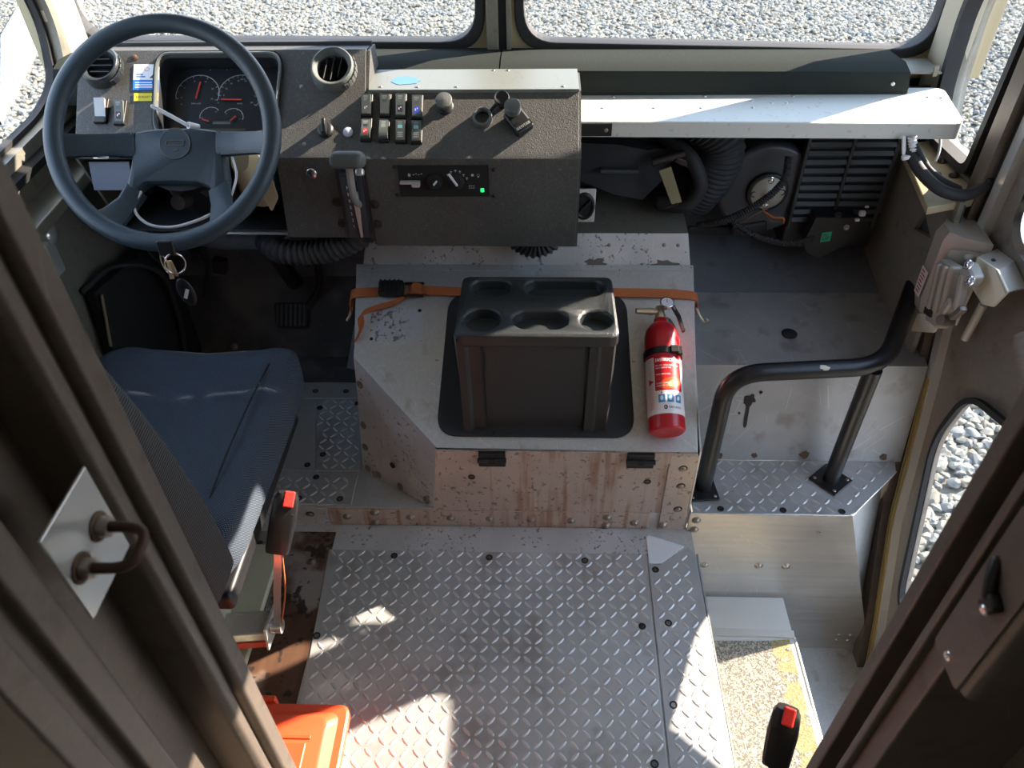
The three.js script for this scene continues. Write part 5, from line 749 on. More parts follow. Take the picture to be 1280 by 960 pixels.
{ // climate panel
  const z = -1.6135, t = thing('climate_panel', 'black climate control panel with dials and green light on the console', 'control panel', [-0.21, 0.83, z]);
  const w = canvasMat(1024, 360, (g, W, H) => { g.fillStyle = '#141617'; g.fillRect(0, 0, W, H); g.strokeStyle = '#0c0d0d'; g.lineWidth = 5; g.strokeRect(80, 20, 780, 300); g.strokeStyle = '#d7dadb'; g.fillStyle = '#d7dadb'; g.lineWidth = 6;
    g.fillRect(115, 88, 7, 40); g.fillRect(128, 88, 7, 40); g.fillRect(108, 104, 34, 7); for (let i = 0; i < 4; i++) g.fillRect(165 + i * 30, 100 - (i % 2) * 10, 18, 7);
    for (const [x, y] of [[560, 110], [600, 78], [650, 62], [700, 74], [740, 112], [775, 150]]) { g.beginPath(); g.arc(x, y, 12, 3.4, 6); g.stroke(); g.fillRect(x - 3, y - 4, 6, 16); }
    g.font = '34px sans-serif'; g.fillText('*', 825, 130); g.lineWidth = 4; for (let i = 0; i < 3; i++) { g.save(); g.translate(840, 108); g.rotate(i * Math.PI / 3); g.fillRect(-18, -3, 36, 6); g.restore(); }
    g.strokeStyle = '#a9acad'; g.beginPath(); g.arc(905, 110, 14, 0, 7); g.stroke(); g.fillRect(900, 122, 10, 14); g.beginPath(); for (let i = 0; i < 3; i++) { g.moveTo(800 + i * 16, 235); g.lineTo(812 + i * 16, 255); } g.stroke(); g.strokeRect(795, 228, 60, 34); g.fillRect(388, 232, 20, 5); g.fillRect(395, 225, 5, 20); }, { roughness: 0.75 });
  add(t, 'faceplate', quad([-0.318, 0.796, z], [-0.112, 0.796, z], [-0.112, 0.872, z], [-0.318, 0.872, z], 0.003, 0.0015), w, { keepUV: true });
  const kn = (x, y, a, l, w2, m) => { const k = add(t, 'dial', facLathe([[0.0185, 0], [0.018, 0.008], [0.013, 0.012], [0, 0.0125]], x, y, z + 0.001), M.blackMatt); add(k, 'pointer', box(w2, l, 0.006, [0, l * 0.3, 0], 0.0015).rotateZ(a).translate(x, y, z + 0.0145), m); };
  kn(-0.236, 0.833, -0.7, 0.013, 0.004, M.whitePlastic); kn(-0.187, 0.835, 0.55, 0.034, 0.005, M.whitePlastic);
  add(t, 'slide_lever', [box(0.046, 0.006, 0.012, [-0.292, 0.834, z + 0.007], 0.002), box(0.02, 0.011, 0.014, [-0.279, 0.829, z + 0.008], 0.004)], std({ color: 0xb9bbbb, roughness: 0.3, metalness: 0.4 }));
  add(t, 'slide_slot', boxAt(-0.315, -0.268, 0.829, 0.833, z + 0.0005, z + 0.002, 0), M.blackMatt);
  add(t, 'green_lamp', box(0.008, 0.009, 0.003, [-0.128, 0.812, z + 0.002], 0.001), M.led);
  studs(t, 'screw', GEO.screw, M.darkBolt, [[-0.325, 0.868, z], [-0.101, 0.861, z], [-0.103, 0.796, z], [-0.327, 0.799, z]], [0, 0, 1]);
}
{ // gear selector
  const z = -1.612, t = thing('gear_selector', 'gear lever with flat grey handle in a slotted black gate plate', 'gear lever', [-0.42, 0.78, z]);
  const pm = canvasMat(64, 256, (g) => { g.fillStyle = '#3a3f46'; g.fillRect(0, 0, 64, 256); g.fillStyle = '#dfe3e6'; g.font = 'bold 20px sans-serif'; ['P', 'R', 'N', 'D', '3', '2', '1'].forEach((c, i) => g.fillText(c, 40, 50 + i * 28)); });
  add(t, 'gate_plate', [boxAt(-0.462, -0.398, 0.688, 0.87, z - 0.003, z, 0.002), boxAt(-0.45, -0.402, 0.695, 0.858, z, z + 0.012, 0.003)], std({ color: 0x2b3036, roughness: 0.5 }));
  add(t, 'slot', boxAt(-0.426, -0.413, 0.70, 0.84, z + 0.0115, z + 0.0125, 0), M.blackMatt);
  add(t, 'position_scale', quad([-0.448, 0.698, z + 0.012], [-0.430, 0.698, z + 0.012], [-0.432, 0.85, z + 0.012], [-0.450, 0.85, z + 0.012], 0.001, 0.001), pm, { keepUV: true });
  add(t, 'lever_arm', [pipe([[-0.416, 0.78, z + 0.01], [-0.414, 0.82, z + 0.05], [-0.408, 0.905, z + 0.075]], 0.008, { seg: 12 }), loft([[0.70, 0.004], [0.76, 0.010], [0.815, 0.013]].map(([y, w]) => [[-0.419 - w / 2, y, z + 0.013], [-0.419 + w / 2, y, z + 0.013], [-0.419 + w / 2, y, z + 0.022], [-0.419 - w / 2, y, z + 0.022]]))], std({ color: 0xb3b3ae, roughness: 0.3, metalness: 0.5 }));
  add(t, 'handle', box(0.074, 0.036, 0.05, [-0.406, 0.925, z + 0.082], 0.015, [-0.4, 0, 0]), M.padGrey);
  add(t, 'release_button', box(0.018, 0.016, 0.02, [-0.38, 0.905, z + 0.098], 0.005, [-0.5, 0, 0]), M.aluClean);
  studs(t, 'screw', GEO.bolt, M.darkBolt, [[-0.47, 0.78, -1.613], [-0.466, 0.725, -1.613], [-0.383, 0.775, -1.613], [-0.383, 0.722, -1.613], [-0.4, 0.868, -1.613]], [0, 0, 1]);
}
solo('corrugated_hose', 'ribbed black hose under the dash left of the engine cover', 'hose', hose([[-0.75, 0.60, -1.80], [-0.68, 0.585, -1.72], [-0.58, 0.59, -1.70], [-0.49, 0.62, -1.695], [-0.43, 0.66, -1.70], [-0.41, 0.70, -1.72]], 0.03, 0.004, 0.0165), M.hoseGrey ??= std({ color: 0x38393c, roughness: 0.6 }), [-0.58, 0.59, -1.7], undefined, { part: 'hose' });
solo('corrugated_hose', 'ribbed black hose hanging below the console, behind the cup holders', 'hose', hose([[-0.075, 0.67, -1.72], [-0.055, 0.625, -1.715], [-0.01, 0.598, -1.715], [0.03, 0.612, -1.72], [0.05, 0.66, -1.73]], 0.027, 0.003, 0.011), M.hoseGrey, [0, 0.6, -1.71], undefined, { part: 'hose' });
{ // white duct piece under the dash
  const t = thing('defrost_tube', 'smooth grey tube under the dash joined to the ribbed hose', 'duct', [-0.8, 0.58, -1.78]);
  add(t, 'tube', pipe([[-0.98, 0.56, -1.86], [-0.86, 0.575, -1.80], [-0.74, 0.59, -1.775]], 0.033, { seg: 20, sides: 18 }), M.firewall);
  add(t, 'edge_rail', rod([-0.86, 0.652, -1.69], [-0.41, 0.652, -1.69], 0.004), M.aluClean);
}
{ const y = (z) => 0.074 + 0.61 * 0, t = thing('brake_pedal', 'ribbed rubber brake pedal on a bent arm over the floor mat', 'pedal', [-0.78, 0.2, -1.95]);
  const q = (x, k, o = 0) => [x, 0.165 + 0.066 * k + o * 0.6, -1.935 - 0.042 * k + o * 0.8];
  add(t, 'pad', poly([q(-0.835, 0), q(-0.733, 0), q(-0.727, 1), q(-0.838, 1)], 0.012, { r: 0.01, bevel: 0.002 }), M.rubber);
  for (let i = 0; i < 7; i++) add(t, 'pad_rib', rod(q(-0.83 + i * 0.0145, 0.06, 0.001), q(-0.83 + i * 0.0145 + 0.004, 0.94, 0.001), 0.003, 0.003, 8), M.firewall);
  add(t, 'arm', pipe([[-0.735, 0.215, -1.975], [-0.70, 0.255, -1.99], [-0.675, 0.31, -1.99], [-0.672, 0.42, -1.98]], 0.011, { bend: 0.02, seg: 24, sides: 10 }), M.blackPaint);
}
{ const t = thing('accelerator_pedal', 'flat grey accelerator pedal close to the engine cover side', 'pedal', [-0.57, 0.1, -1.88]);
  add(t, 'pad', poly([[-0.60, 0.085, -1.83], [-0.56, 0.085, -1.82], [-0.545, 0.18, -1.92], [-0.58, 0.18, -1.93]], 0.008, { bevel: 0.002 }), M.firewall);
  add(t, 'arm', rod([-0.562, 0.17, -1.925], [-0.545, 0.33, -2.0], 0.007), M.blackPaint);
}
// ───────────────────────── steering ─────────────────────────
const WC = V(-0.758, 1.010, -1.474), WQ = new THREE.Quaternion().setFromEuler(new THREE.Euler(-41.6 * RAD, 2 * RAD, 0, 'YXZ'));
{
  const t = local('steering_wheel', 'large dark four-legged steering wheel with round centre badge', 'steering wheel', WC.toArray(), WQ);
  add(t, 'rim', new THREE.TorusGeometry(0.2215, 0.0185, 20, 96).scale(1, 1, 0.95), M.wheel);
  const hub = roundShape([[-0.092, 0.022], [-0.05, 0.030], [0.05, 0.030], [0.094, 0.022], [0.108, -0.09], [0.085, -0.115], [0.06, -0.088], [0, -0.084], [-0.072, -0.084], [-0.098, -0.125], [-0.11, -0.105], [-0.092, -0.03]], [0.012, 0.03, 0.03, 0.012, 0.02, 0.01, 0.02, 0.01, 0.02, 0.01, 0.02, 0.03]);
  add(t, 'hub', toCreasedNormals(fin(new THREE.ExtrudeGeometry(hub, { depth: 0.018, bevelEnabled: true, bevelSize: 0.008, bevelThickness: 0.01, bevelOffset: -0.008, bevelSegments: 4, curveSegments: 8 }).translate(0, 0, -0.086)), 0.8), M.wheel);
  add(t, 'hub_rear', loft([[-0.13, 0.05], [-0.09, 0.075], [-0.08, 0.085]].map(([z, r]) => Array.from({ length: 20 }, (_, i) => [r * Math.cos(i / 20 * 6.2832), -0.03 + 0.8 * r * Math.sin(i / 20 * 6.2832), z]))), M.black);
  const arm = (S) => loft(S.map(([x, y, z, ux, uy, w, th]) => [[x - ux * w, y - uy * w, z - th / 2], [x - ux * w, y - uy * w, z + th / 2 - 0.003], [x - ux * (w - 0.006), y - uy * (w - 0.006), z + th / 2], [x + ux * (w - 0.006), y + uy * (w - 0.006), z + th / 2], [x + ux * w, y + uy * w, z + th / 2 - 0.003], [x + ux * w, y + uy * w, z - th / 2]]), { crease: 0.5 });
  for (const s of [-1, 1]) {
    add(t, 'spoke', arm([[s * 0.085, -0.003, -0.068, 0, 1, 0.025, 0.022], [s * 0.13, -0.006, -0.056, 0, 1, 0.023, 0.018], [s * 0.18, -0.014, -0.028, 0, 1, 0.022, 0.016], [s * 0.216, -0.022, -0.004, 0, 1, 0.026, 0.014]]), M.wheel);
    const u = s < 0 ? [0.72, -0.69] : [0.86, 0.5];
    add(t, 'lower_leg', arm(s < 0 ? [[-0.088, -0.095, -0.07, 0.8, -0.6, 0.021, 0.022], [-0.098, -0.13, -0.05, 0.8, -0.6, 0.021, 0.018], [-0.112, -0.162, -0.022, 0.8, -0.6, 0.026, 0.016], [-0.124, -0.18, -0.004, 0.8, -0.6, 0.036, 0.014]] : [[0.086, -0.092, -0.07, 0.86, 0.5, 0.023, 0.022], [0.098, -0.125, -0.05, 0.86, 0.5, 0.023, 0.018], [0.108, -0.16, -0.022, 0.86, 0.5, 0.026, 0.016], [0.116, -0.185, -0.004, 0.86, 0.5, 0.032, 0.014]]), M.wheel);
  }
  const em = add(t, 'badge', [new THREE.CylinderGeometry(0.0315, 0.0325, 0.004, 40).rotateX(Math.PI / 2).translate(0, -0.004, -0.058)], M.wheel); add(em, 'badge_ring', new THREE.TorusGeometry(0.0315, 0.0016, 8, 40).translate(0, -0.004, -0.057), M.padGrey);
  add(em, 'badge_mark', [box(0.036, 0.003, 0.002, [0, 0.002, -0.0555], 0.0008), box(0.036, 0.003, 0.002, [0, -0.008, -0.0555], 0.0008), box(0.003, 0.011, 0.002, [-0.0185, -0.003, -0.0555], 0.0008), box(0.003, 0.011, 0.002, [0.0185, -0.003, -0.0555], 0.0008), box(0.014, 0.004, 0.002, [0, -0.018, -0.0555], 0.0008)], M.padGrey);
  for (const s of [-1, 1]) add(t, 'pad_seam', box(0.0022, 0.05, 0.003, [s * 0.092, -0.003, -0.0575], 0.0008), M.padGrey);
  add(t, 'spoke_insert', [box(0.05, 0.006, 0.004, [-0.15, -0.034, -0.046], 0.002, [0, -0.5, -0.15])], M.aluClean);
}
{ // column behind the wheel
  const ax = V(0, 0.664, 0.747), P = (d, u = 0, x = 0) => { const up = V(0, 0.747, -0.664); return WC.clone().addScaledVector(ax, -d).addScaledVector(up, u).add(V(x, 0, 0)).toArray(); };
  const t = thing('steering_column', 'black steering column shroud below the wheel with parts painted beige as sunlit', 'steering column', P(0.2));
  const ring = (d, w, h, u = 0) => Array.from({ length: 16 }, (_, i) => { const a = i / 16 * 6.2832, c = Math.cos(a), s = Math.sin(a); return P(d, u + Math.sign(s) * h * Math.pow(Math.abs(s), 0.6), Math.sign(c) * w * Math.pow(Math.abs(c), 0.6)); });
  add(t, 'upper_shroud', loft([ring(0.125, 0.055, 0.05, -0.03), ring(0.16, 0.072, 0.062, -0.035), ring(0.26, 0.075, 0.07, -0.04), ring(0.38, 0.06, 0.06, -0.03)]), M.black);
  add(t, 'side_pod', loft([ring(0.135, 0.02, 0.03, -0.01), ring(0.2, 0.03, 0.05, -0.03), ring(0.28, 0.028, 0.045, -0.04)].map((r) => r.map(([x, y, z]) => [x + 0.105, y, z]))), M.cream, { label: 'side pod painted beige as the sunlit shroud' });  // beige stands in for sun on the black shroud
  add(t, 'shaft', rod(P(0.36, -0.03), [-0.76, 0.3, -1.99], 0.024), M.darkBolt);
  add(t, 'column_flap', poly([[-0.655, 0.865, -1.60], [-0.605, 0.855, -1.60], [-0.60, 0.80, -1.60], [-0.622, 0.765, -1.60]], 0.006, { r: 0.008 }), M.cream, { label: 'flap painted cream as the lit patch of the shroud' });  // cream colour imitates a lit patch of the shroud
  add(t, 'ignition_lock', [rod(P(0.15, -0.1, -0.02), P(0.11, -0.115, -0.02), 0.016), box(0.05, 0.022, 0.03, P(0.15, -0.075, 0.02), 0.006, [-0.7, 0, -0.6])], M.darkBolt);
  add(t, 'signal_stalk', [pipe([[-0.735, 0.995, -1.545], [-0.765, 1.010, -1.552], [-0.805, 1.030, -1.56]], 0.0042, { seg: 10, sides: 10 }), rod([-0.735, 0.995, -1.545], [-0.72, 0.985, -1.56], 0.008, 0.006)], M.whitePlastic, { label: 'thin white stalk' });
  add(t, 'lit_edge_loop', [pipe([P(0.06, -0.105, -0.075), P(0.045, -0.145, -0.08), P(0.04, -0.175, -0.05), P(0.04, -0.182, 0.0), P(0.04, -0.168, 0.055), P(0.05, -0.15, 0.085)], 0.0032, { seg: 40, sides: 8 }), pipe([P(0.07, -0.03, 0.115), P(0.06, -0.07, 0.128), P(0.06, -0.11, 0.118), P(0.08, -0.135, 0.1)], 0.0026, { seg: 20, sides: 8 })], M.whitePlastic, { label: 'white loop painted as the lit edges behind the wheel' });  // white tubes imitate light along the rim cover and shroud lip
}
{ // keys hanging in front of the rim
  const t = thing('key_bunch', 'keys and black fob hanging from a steel ring below the wheel', 'keys', [-0.72, 0.86, -1.27]);
  const k = (x, y, z = -1.37) => [x, y, z];
  const S = 0.94; const at = (x, y) => [-0.722 + x, 0.853 + y, -1.272 - 0.1 * y];
  add(t, 'key_head', box(0.034, 0.032, 0.009, at(0.0, 0.012), 0.008, [-0.2, 0, 0]), M.black);
  add(t, 'split_ring', new THREE.TorusGeometry(0.019, 0.0016, 8, 36).scale(1, 1.25, 1).rotateY(0.4).rotateZ(-0.15).translate(...at(0.008, -0.022)), M.chrome);
  add(t, 'split_ring', new THREE.TorusGeometry(0.014, 0.0014, 8, 36).scale(0.7, 1.4, 1).rotateY(-0.5).translate(...at(-0.012, -0.022)), M.brass);
  add(t, 'key_blade', [box(0.009, 0.042, 0.002, at(-0.005, -0.035), 0.0008, [0, 0.4, -0.12]), box(0.008, 0.036, 0.002, at(0.002, -0.032), 0.0008, [0, -0.3, 0.1])], M.brass);
  const f = add(t, 'fob', new THREE.SphereGeometry(1, 28, 18).scale(0.0175, 0.033, 0.006).rotateZ(0.12).translate(...at(0.014, -0.085)), M.black); add(f, 'fob_label', box(0.007, 0.024, 0.0015, at(0.016, -0.085).map((v, i) => v + (i === 2 ? 0.006 : 0)), 0.0005, [0, 0, -0.45]), M.whitePlastic);
}
// ───────────────────────── driver's left side ─────────────────────────
{ const t = thing('left_kick_panel', 'grey side panel with rounded bright knob below the left window', 'panel', [-1.2, 0.6, -1.7]);
  add(t, 'panel', poly([[-1.205, 0.80, -1.45], [-1.205, 0.3, -1.55], [-1.205, 0.3, -1.72], [-1.205, 0.55, -1.76], [-1.205, 0.80, -1.84]], 0.01, { bevel: 0.003 }), M.cabPaint);
  add(t, 'knob', [lathe([[0.03, 0], [0.03, 0.02], [0.022, 0.034], [0, 0.038]], 24).rotateZ(-Math.PI / 2).scale(1, 0.9, 1).translate(-1.205, 0.70, -1.60), box(0.03, 0.1, 0.05, [-1.19, 0.65, -1.575], 0.012)], M.aluClean, { label: 'bright rounded knob' });
  put(t, 'screw', GEO.bolt, M.darkBolt, [-1.204, 0.64, -1.70], [1, 0, 0]);
}
{ const t = thing('fuse_panel', 'dark fuse panel with pale strips beside the driver footwell', 'fuse box', [-1.17, 0.3, -1.78]);
  add(t, 'case', poly([[-1.18, 0.10, -1.55], [-1.18, 0.52, -1.62], [-1.12, 0.5, -1.95], [-1.12, 0.08, -1.92]], 0.03, { bevel: 0.004 }), M.blackMatt);
  for (const [y, z, l] of [[0.38, -1.68, 0.12], [0.26, -1.68, 0.12], [0.44, -1.60, 0.14]]) add(t, 'strip', rod([-1.145, y - l / 2, z + 0.02], [-1.135, y + l / 2, z - 0.02], 0.004), M.lever ?? M.cream);
  add(t, 'cross_strip', rod([-1.15, 0.32, -1.64], [-1.115, 0.325, -1.80], 0.0035), M.lever ?? M.cream);
  const w = thing('wiring_bundle', 'black wiring drooping beside the fuse panel', 'wiring', [-1.1, 0.4, -1.85]);
  add(w, 'wire', [pipe([[-1.18, 0.52, -1.62], [-1.14, 0.53, -1.72], [-1.08, 0.45, -1.82], [-1.08, 0.3, -1.84], [-1.1, 0.1, -1.82]], 0.008, { seg: 40, sides: 8 }), pipe([[-1.12, 0.7, -1.86], [-1.0, 0.62, -1.86], [-0.96, 0.45, -1.88], [-1.02, 0.3, -1.92]], 0.009, { seg: 40, sides: 8 }), pipe([[-1.05, 0.6, -1.8], [-1.1, 0.5, -1.84], [-1.05, 0.42, -1.86]], 0.006, { seg: 24, sides: 8 })], M.rubber);
  add(w, 'connector', box(0.05, 0.07, 0.04, [-0.99, 0.5, -1.9], 0.008, [0, 0, 0.3]), M.darkBolt); add(w, 'connector', box(0.04, 0.05, 0.03, [-0.95, 0.40, -1.93], 0.006, [0, 0, -0.2]), M.darkBolt);
}
// ───────────────────────── seat, buckles, tool box ─────────────────────────
{
  const t = thing('driver_seat', 'dark woven fabric driver seat with ribbed backrest seen from behind', 'seat', [-0.82, 0, -1.08]);
  const cushion = (() => { // puffed cushion: crowned top, rolled front, raised side bolster
    const S = [], n = 40; for (let k = 0; k <= 20; k++) { const v = k / 20, z = -1.45 + 0.595 * v, roll = Math.pow(Math.max(0, 1 - v / 0.14), 2), rear = Math.pow(Math.max(0, (v - 0.88) / 0.12), 2), top = 0.499 - 0.035 * roll - 0.03 * rear - 0.02 * Math.sin(Math.PI * v), h = (top - 0.355) * (1 - 0.35 * roll), cx = -0.815, hw = 0.25 - 0.028 * roll - 0.012 * v - 0.02 * rear;
      S.push(Array.from({ length: n }, (_, i) => { const a = i / n * 2 * Math.PI, c = Math.cos(a), s = Math.sin(a), e = 0.42, X = Math.sign(c) * Math.pow(Math.abs(c), e), Y = Math.sign(s) * Math.pow(Math.abs(s), e); const u = Math.abs(X); return [cx + X * hw, top - h / 2 + Y * h / 2 + (Y > 0 ? 0.014 * ss(0.5, 0.85, u) - 0.010 * ss(0.5, 0, u) : 0), z]; })); }
    return loft(S, { crease: 1.2 });
  })();
  const cu = add(t, 'cushion', cushion, M.fabric);
  add(cu, 'side_seam', pipe([[-0.628, 0.497, -1.36], [-0.635, 0.500, -1.2], [-0.637, 0.497, -1.0], [-0.633, 0.485, -0.87]], 0.0022, { seg: 30, sides: 6 }), M.blackMatt);
  add(cu, 'tear', [poly(Array.from({ length: 11 }, (_, i) => { const a = i / 11 * 6.28, r = 0.011 * (0.6 + 0.6 * hash(i, 2, 8)); return [-1.0 + 1.5 * r * Math.cos(a), 0.481, -1.37 - r * Math.sin(a)]; }), 0.002)], M.blackMatt);
  const back = (() => { const S = [], n = 36; for (let k = 0; k <= 16; k++) { const v = k / 16, y = 0.44 + 0.86 * v, zf = -0.90 + 0.10 * v + 0.10 * v * v + 0.02 * Math.pow(1 - v, 4), th = 0.15 * (1 - 0.25 * v) * (1 - 0.5 * Math.pow(Math.max(0, (v - 0.9) / 0.1), 2)), hw = 0.25 - 0.03 * v * v - 0.05 * Math.pow(Math.max(0, (v - 0.88) / 0.12), 2);
      S.push(Array.from({ length: n }, (_, i) => { const a = i / n * 2 * Math.PI, c = Math.cos(a), s = Math.sin(a), e = 0.36; return [-0.818 + Math.sign(c) * Math.pow(Math.abs(c), e) * hw, y, zf + th / 2 - Math.sign(s) * Math.pow(Math.abs(s), e) * th / 2]; })); }
    return loft(S, { crease: 1.2 });
  })();
  add(t, 'backrest', back, M.fabricRib);
  add(t, 'seat_pan', boxAt(-1.04, -0.59, 0.315, 0.36, -1.36, -0.82, 0.01), M.black);
  add(t, 'pedestal', [loft([[0.0, 0.11], [0.10, 0.10], [0.31, 0.10]].map(([y, r]) => Array.from({ length: 20 }, (_, i) => [-0.84 + r * Math.cos(i / 20 * 6.2832), y, -1.0 + r * Math.sin(i / 20 * 6.2832)]))), boxAt(-1.02, -0.66, 0.0, 0.02, -1.2, -0.8, 0.004)], std({ color: 0xb7b69c, roughness: 0.5 }), { label: 'cream pedestal' });
  const bk = add(t, 'belt_bracket', [box(0.10, 0.055, 0.06, [-0.655, 0.07, -0.925], 0.004, [0, 0.1, 0]), poly([[-0.604, 0.04, -0.89], [-0.60, 0.04, -0.96], [-0.595, 0.11, -0.965], [-0.60, 0.11, -0.90]], 0.005)], M.alu);
  add(bk, 'red_label', box(0.10, 0.022, 0.003, [-0.655, 0.055, -0.893], 0.001, [0, 0.1, 0]), M.redPlain); add(bk, 'bracket_bolt', rod([-0.60, 0.085, -0.93], [-0.575, 0.085, -0.925], 0.014), M.steelBolt);
}
function buckle(label, a, b, c, s) { // stalk from a to b, buckle body from b to c
  const t = thing('seat_belt_buckle', label, 'buckle', a), d = A(c).clone().sub(A(b)), L = d.length(), q = new THREE.Quaternion().setFromRotationMatrix(new THREE.Matrix4().lookAt(A(c), V(0, 1.65, 0), d)), y = d.clone().normalize(), zc = V(0, 1.65, 0).sub(A(b)); zc.addScaledVector(y, -zc.dot(y)).normalize(); const m = new THREE.Matrix4().makeBasis(y.clone().cross(zc), y, zc).setPosition(A(b));
  add(t, 'stalk', [loft([0, 0.5, 1].map((k) => { const p = A(a).clone().lerp(A(b), k).addScaledVector(zc, 0.008 * Math.sin(Math.PI * k)), x = y.clone().cross(zc), w = 0.008; return [[-1, -1], [1, -1], [1, 1], [-1, 1]].map(([i, j]) => p.clone().addScaledVector(x, i * w).addScaledVector(zc, j * 0.003).toArray()); })), rod(A(a).clone().add(V(-0.012, 0, 0)), A(a).clone().add(V(0.012, 0, 0)), 0.016)], M.aluClean);
  add(t, 'stalk_wire', pipe([A(a).clone().add(V(0.012, 0.01, 0)), A(a).clone().lerp(A(b), 0.5).add(V(0.018, 0, 0.005)), A(b).clone().add(V(0.008, 0, 0))], 0.002, { seg: 20, sides: 6 }), M.orangeWeb);
  const sec = (v, w, th) => Array.from({ length: 20 }, (_, i) => { const an = i / 20 * 6.2832, C = Math.cos(an), S = Math.sin(an); return [Math.sign(C) * Math.pow(Math.abs(C), 0.6) * w, v, Math.sign(S) * Math.pow(Math.abs(S), 0.6) * th]; });
  add(t, 'housing', loft([sec(-0.01, 0.021 * s, 0.011 * s), sec(0, 0.0225 * s, 0.013 * s), sec(L * 0.55, 0.025 * s, 0.016 * s), sec(L * 0.9, 0.022 * s, 0.015 * s), sec(L, 0.017 * s, 0.011 * s)], { crease: 0.6 }).applyMatrix4(m), M.blackPaint);
  add(t, 'release_button', box(0.019 * s, 0.03 * s, 0.008 * s, [0.004 * s, L * 0.92, 0.0125 * s], 0.003, [-0.5, 0, 0]).applyMatrix4(m), M.redPlain, { label: 'red release button' });
  add(t, 'housing_groove', box(0.034 * s, 0.002, 0.004, [0, L * 0.66, 0.0135 * s], 0.0008).applyMatrix4(m), M.blackMatt);
}
buckle('black belt buckle with red button on a metal stalk beside the seat', [-0.585, 0.085, -0.925], [-0.552, 0.30, -0.984], [-0.524, 0.405, -1.05], 1.15);
buckle('black belt buckle with red button standing over the side step', [0.385, 0.05, -0.50], [0.405, 0.32, -0.555], [0.418, 0.405, -0.604], 1.0);
{ const t = thing('tool_box', 'orange-red plastic tool box on the floor behind the seat', 'tool box', [-0.62, 0, -0.5]);
  add(t, 'body', loft([[0.004, 0.02], [0.10, 0.0]].map(([y, d]) => roundShape([[-0.84 + d, -0.715 + d], [-0.392 - d, -0.715 + d], [-0.392 - d, -0.52 - d], [-0.84 + d, -0.52 - d]], 0.025).getPoints(4).slice(0, -1).map((p) => [p.x, y, p.y])), { crease: 0.5 }), M.redBox);
  const r = (d, y, k = 0.022) => roundShape([[-0.85 + d, -0.73 + d], [-0.375 - d, -0.73 + d], [-0.375 - d, -0.51 - d], [-0.85 + d, -0.51 - d]], k).getPoints(4).slice(0, -1).map((p) => [p.x, y, p.y]);
  add(t, 'lid', loft([r(0.003, 0.096), r(0, 0.10), r(0, 0.118), r(0.004, 0.122), r(0.018, 0.123), r(0.034, 0.142), r(0.04, 0.144)], { crease: 0.5 }), M.redBox);
  add(t, 'lid_groove', boxAt(-0.84, -0.435, 0.1435, 0.1465, -0.655, -0.648, 0.001), M.redBox);
  add(t, 'lid_panel', boxAt(-0.83, -0.44, 0.143, 0.150, -0.64, -0.56, 0.004), M.redBox);
  add(t, 'latch', boxAt(-0.60, -0.53, 0.08, 0.13, -0.742, -0.73, 0.003), M.redBox);
}
// ───────────────────────── door-jamb hardware ─────────────────────────
{ const X = -0.376, t = thing('door_staple', 'pale metal plate with a rusty U-shaped staple on the near door jamb', 'latch', [X, 1.12, -0.385]);
  add(t, 'plate', boxAt(X - 0.003, X, 1.069, 1.178, -0.424, -0.346, 0.0014), M.aluClean);
  add(t, 'staple', pipe([[X, 1.125, -0.402], [X + 0.035, 1.125, -0.402], [X + 0.044, 1.123, -0.395], [X + 0.044, 1.121, -0.372], [X + 0.035, 1.119, -0.364], [X, 1.119, -0.364]], 0.0048, { bend: 0.016, seg: 40, sides: 12 }), std({ color: 0x3f2a20, roughness: 0.6, metalness: 0.3 }));
  for (const [y, z] of [[1.125, -0.402], [1.119, -0.364]]) { const n = add(t, 'nut', new THREE.CylinderGeometry(0.010, 0.010, 0.009, 6).rotateZ(Math.PI / 2).translate(X + 0.006, y, z), M.steelBolt); add(n, 'washer', new THREE.CylinderGeometry(0.0135, 0.0135, 0.002, 20).rotateZ(Math.PI / 2).translate(X + 0.001, y, z), M.rustStain); }
}
{ const X = 0.398, t = thing('strike_plate', 'folded metal strike plate with one bolt and black catch on the near jamb', 'latch', [X, 1.03, -0.385]);
  add(t, 'plate', poly([[X, 0.950, -0.412], [X, 1.16, -0.412], [X, 1.16, -0.359], [X, 0.950, -0.359]], 0.004, { r: 0.006, bevel: 0.001 }), M.jamb);
  add(t, 'folded_lip', [loft([0, 1, 2, 3].map((i) => { const a = i / 3 * Math.PI / 2; return [[X + 0.010 - 0.010 * Math.cos(a), 0.952, -0.359 + 0.010 * Math.sin(a)], [X + 0.010 - 0.007 * Math.cos(a), 0.952, -0.359 + 0.007 * Math.sin(a)], [X + 0.010 - 0.007 * Math.cos(a), 1.16, -0.359 + 0.007 * Math.sin(a)], [X + 0.010 - 0.010 * Math.cos(a), 1.16, -0.359 + 0.010 * Math.sin(a)]]; })), boxAt(X + 0.009, X + 0.035, 0.952, 1.16, -0.352, -0.349, 0.001)], M.jamb);
  put(t, 'bolt', lathe([[0.0075, -0.001], [0.0072, 0.002], [0.005, 0.0045], [0.002, 0.005], [0.0015, 0.003], [0, 0.003]], 16), M.chrome, [X, 0.962, -0.389], [-1, 0, 0]);
  add(t, 'catch', [pipe([[X - 0.004, 1.095, -0.402], [X - 0.008, 1.085, -0.394], [X - 0.010, 1.07, -0.383]], 0.0055, { seg: 14, sides: 10 }), box(0.012, 0.022, 0.016, [X - 0.008, 1.066, -0.378], 0.004, [0.4, 0, 0]), box(0.008, 0.016, 0.008, [X - 0.005, 1.076, -0.396], 0.003, [-0.5, 0, 0])], M.black, { label: 'black catch' });
  put(t, 'bolt', GEO.screw, M.chrome, [X - 0.013, 1.062, -0.375], [-1, 0, 0.3]);
}
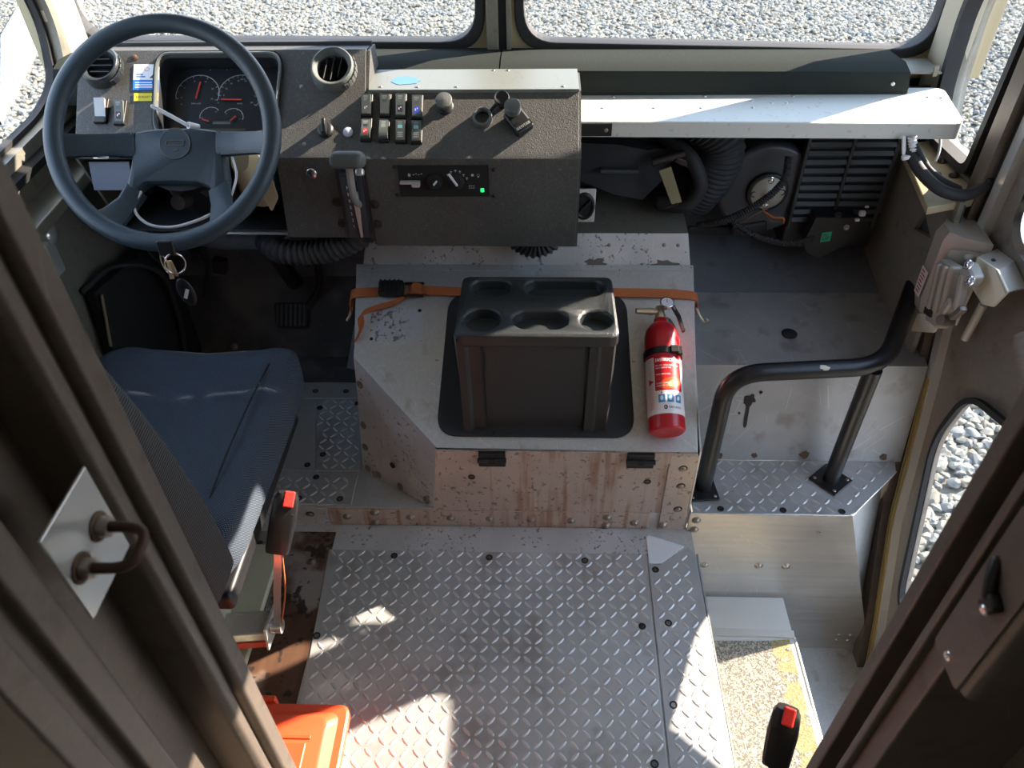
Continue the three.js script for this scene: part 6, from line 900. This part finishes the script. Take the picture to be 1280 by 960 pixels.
// ───────────────────────── outside ─────────────────────────
{ const y = -0.82, t = thing('white_board', 'bright white board lying on the gravel outside the left window', 'board', [-5, y, -7.2]);
  const g = (p) => p.map(([x, z]) => [x, y, z]);
  add(t, 'board', poly(g([[-5.86, -9.14], [-5.0, -7.89], [-4.35, -5.94], [-5.5, -8.08]]), 0.04, { bevel: 0.006 }), M.whitePaint);
}
{ // gravel: nobody could count it
  const shapes = [0, 1, 2].map((k) => { const g = mergeVertices(new THREE.IcosahedronGeometry(1, 1).deleteAttribute('uv').deleteAttribute('normal')), p = g.attributes.position; for (let i = 0; i < p.count; i++) { const f = 0.78 + 0.5 * hash(i, k, 17); p.setXYZ(i, p.getX(i) * f, p.getY(i) * f * 0.62, p.getZ(i) * f * 0.85); } return toCreasedNormals(fin(g), 0.6); });
  const spots = [], field = (x0, x1, z0, z1, s, big = 1) => { const n = Math.round((x1 - x0) * (z1 - z0) / (s * s)); for (let i = 0; i < n; i++) spots.push([x0 + rnd() * (x1 - x0), z0 + rnd() * (z1 - z0), s * big * (0.42 + 0.5 * rnd() * rnd() + 0.12 * rnd())]); };
  field(-9.5, 7.5, -11.5, -6.4, 0.03); field(1.2, 7.5, -6.4, -3.2, 0.034); field(1.2, 5, -3.2, -0.3, 0.032, 1.4); field(-9.5, -1.45, -6.4, -2.2, 0.045);
  const tones = [[0.20, 0.19, 0.155], [0.16, 0.16, 0.145], [0.225, 0.215, 0.175], [0.13, 0.135, 0.128], [0.25, 0.245, 0.205], [0.205, 0.18, 0.13], [0.168, 0.18, 0.175]];
  const mats = shapes.map((s, k) => { const list = spots.filter((_, i) => i % 3 === k), m = new THREE.InstancedMesh(s, M.stone, list.length), q = new THREE.Quaternion(), e = new THREE.Euler(), c = new THREE.Color(), M4 = new THREE.Matrix4();
    list.forEach(([x, z, r], i) => { e.set((rnd() - 0.5) * 0.9, rnd() * 6.28, (rnd() - 0.5) * 0.9); q.setFromEuler(e); M4.compose(V(x, -0.875 + r * 0.25 + rnd() * 0.012, z), q, V(r, r, r)); m.setMatrixAt(i, M4); const t = tones[Math.floor(rnd() * tones.length)], b = 0.74 + 0.38 * rnd(); m.setColorAt(i, c.setRGB(t[0] * b, t[1] * b, t[2] * b)); });
    m.name = 'gravel_stones'; m.castShadow = m.receiveShadow = true; m.userData.kind = 'stuff'; return m; });
  const g = thing('gravel', 'loose grey and tan gravel covering the yard outside the windows', 'gravel', [0, 0, 0]); g.userData.kind = 'stuff'; mats.forEach((m) => g.add(m));
}
renderer.render(scene, camera);
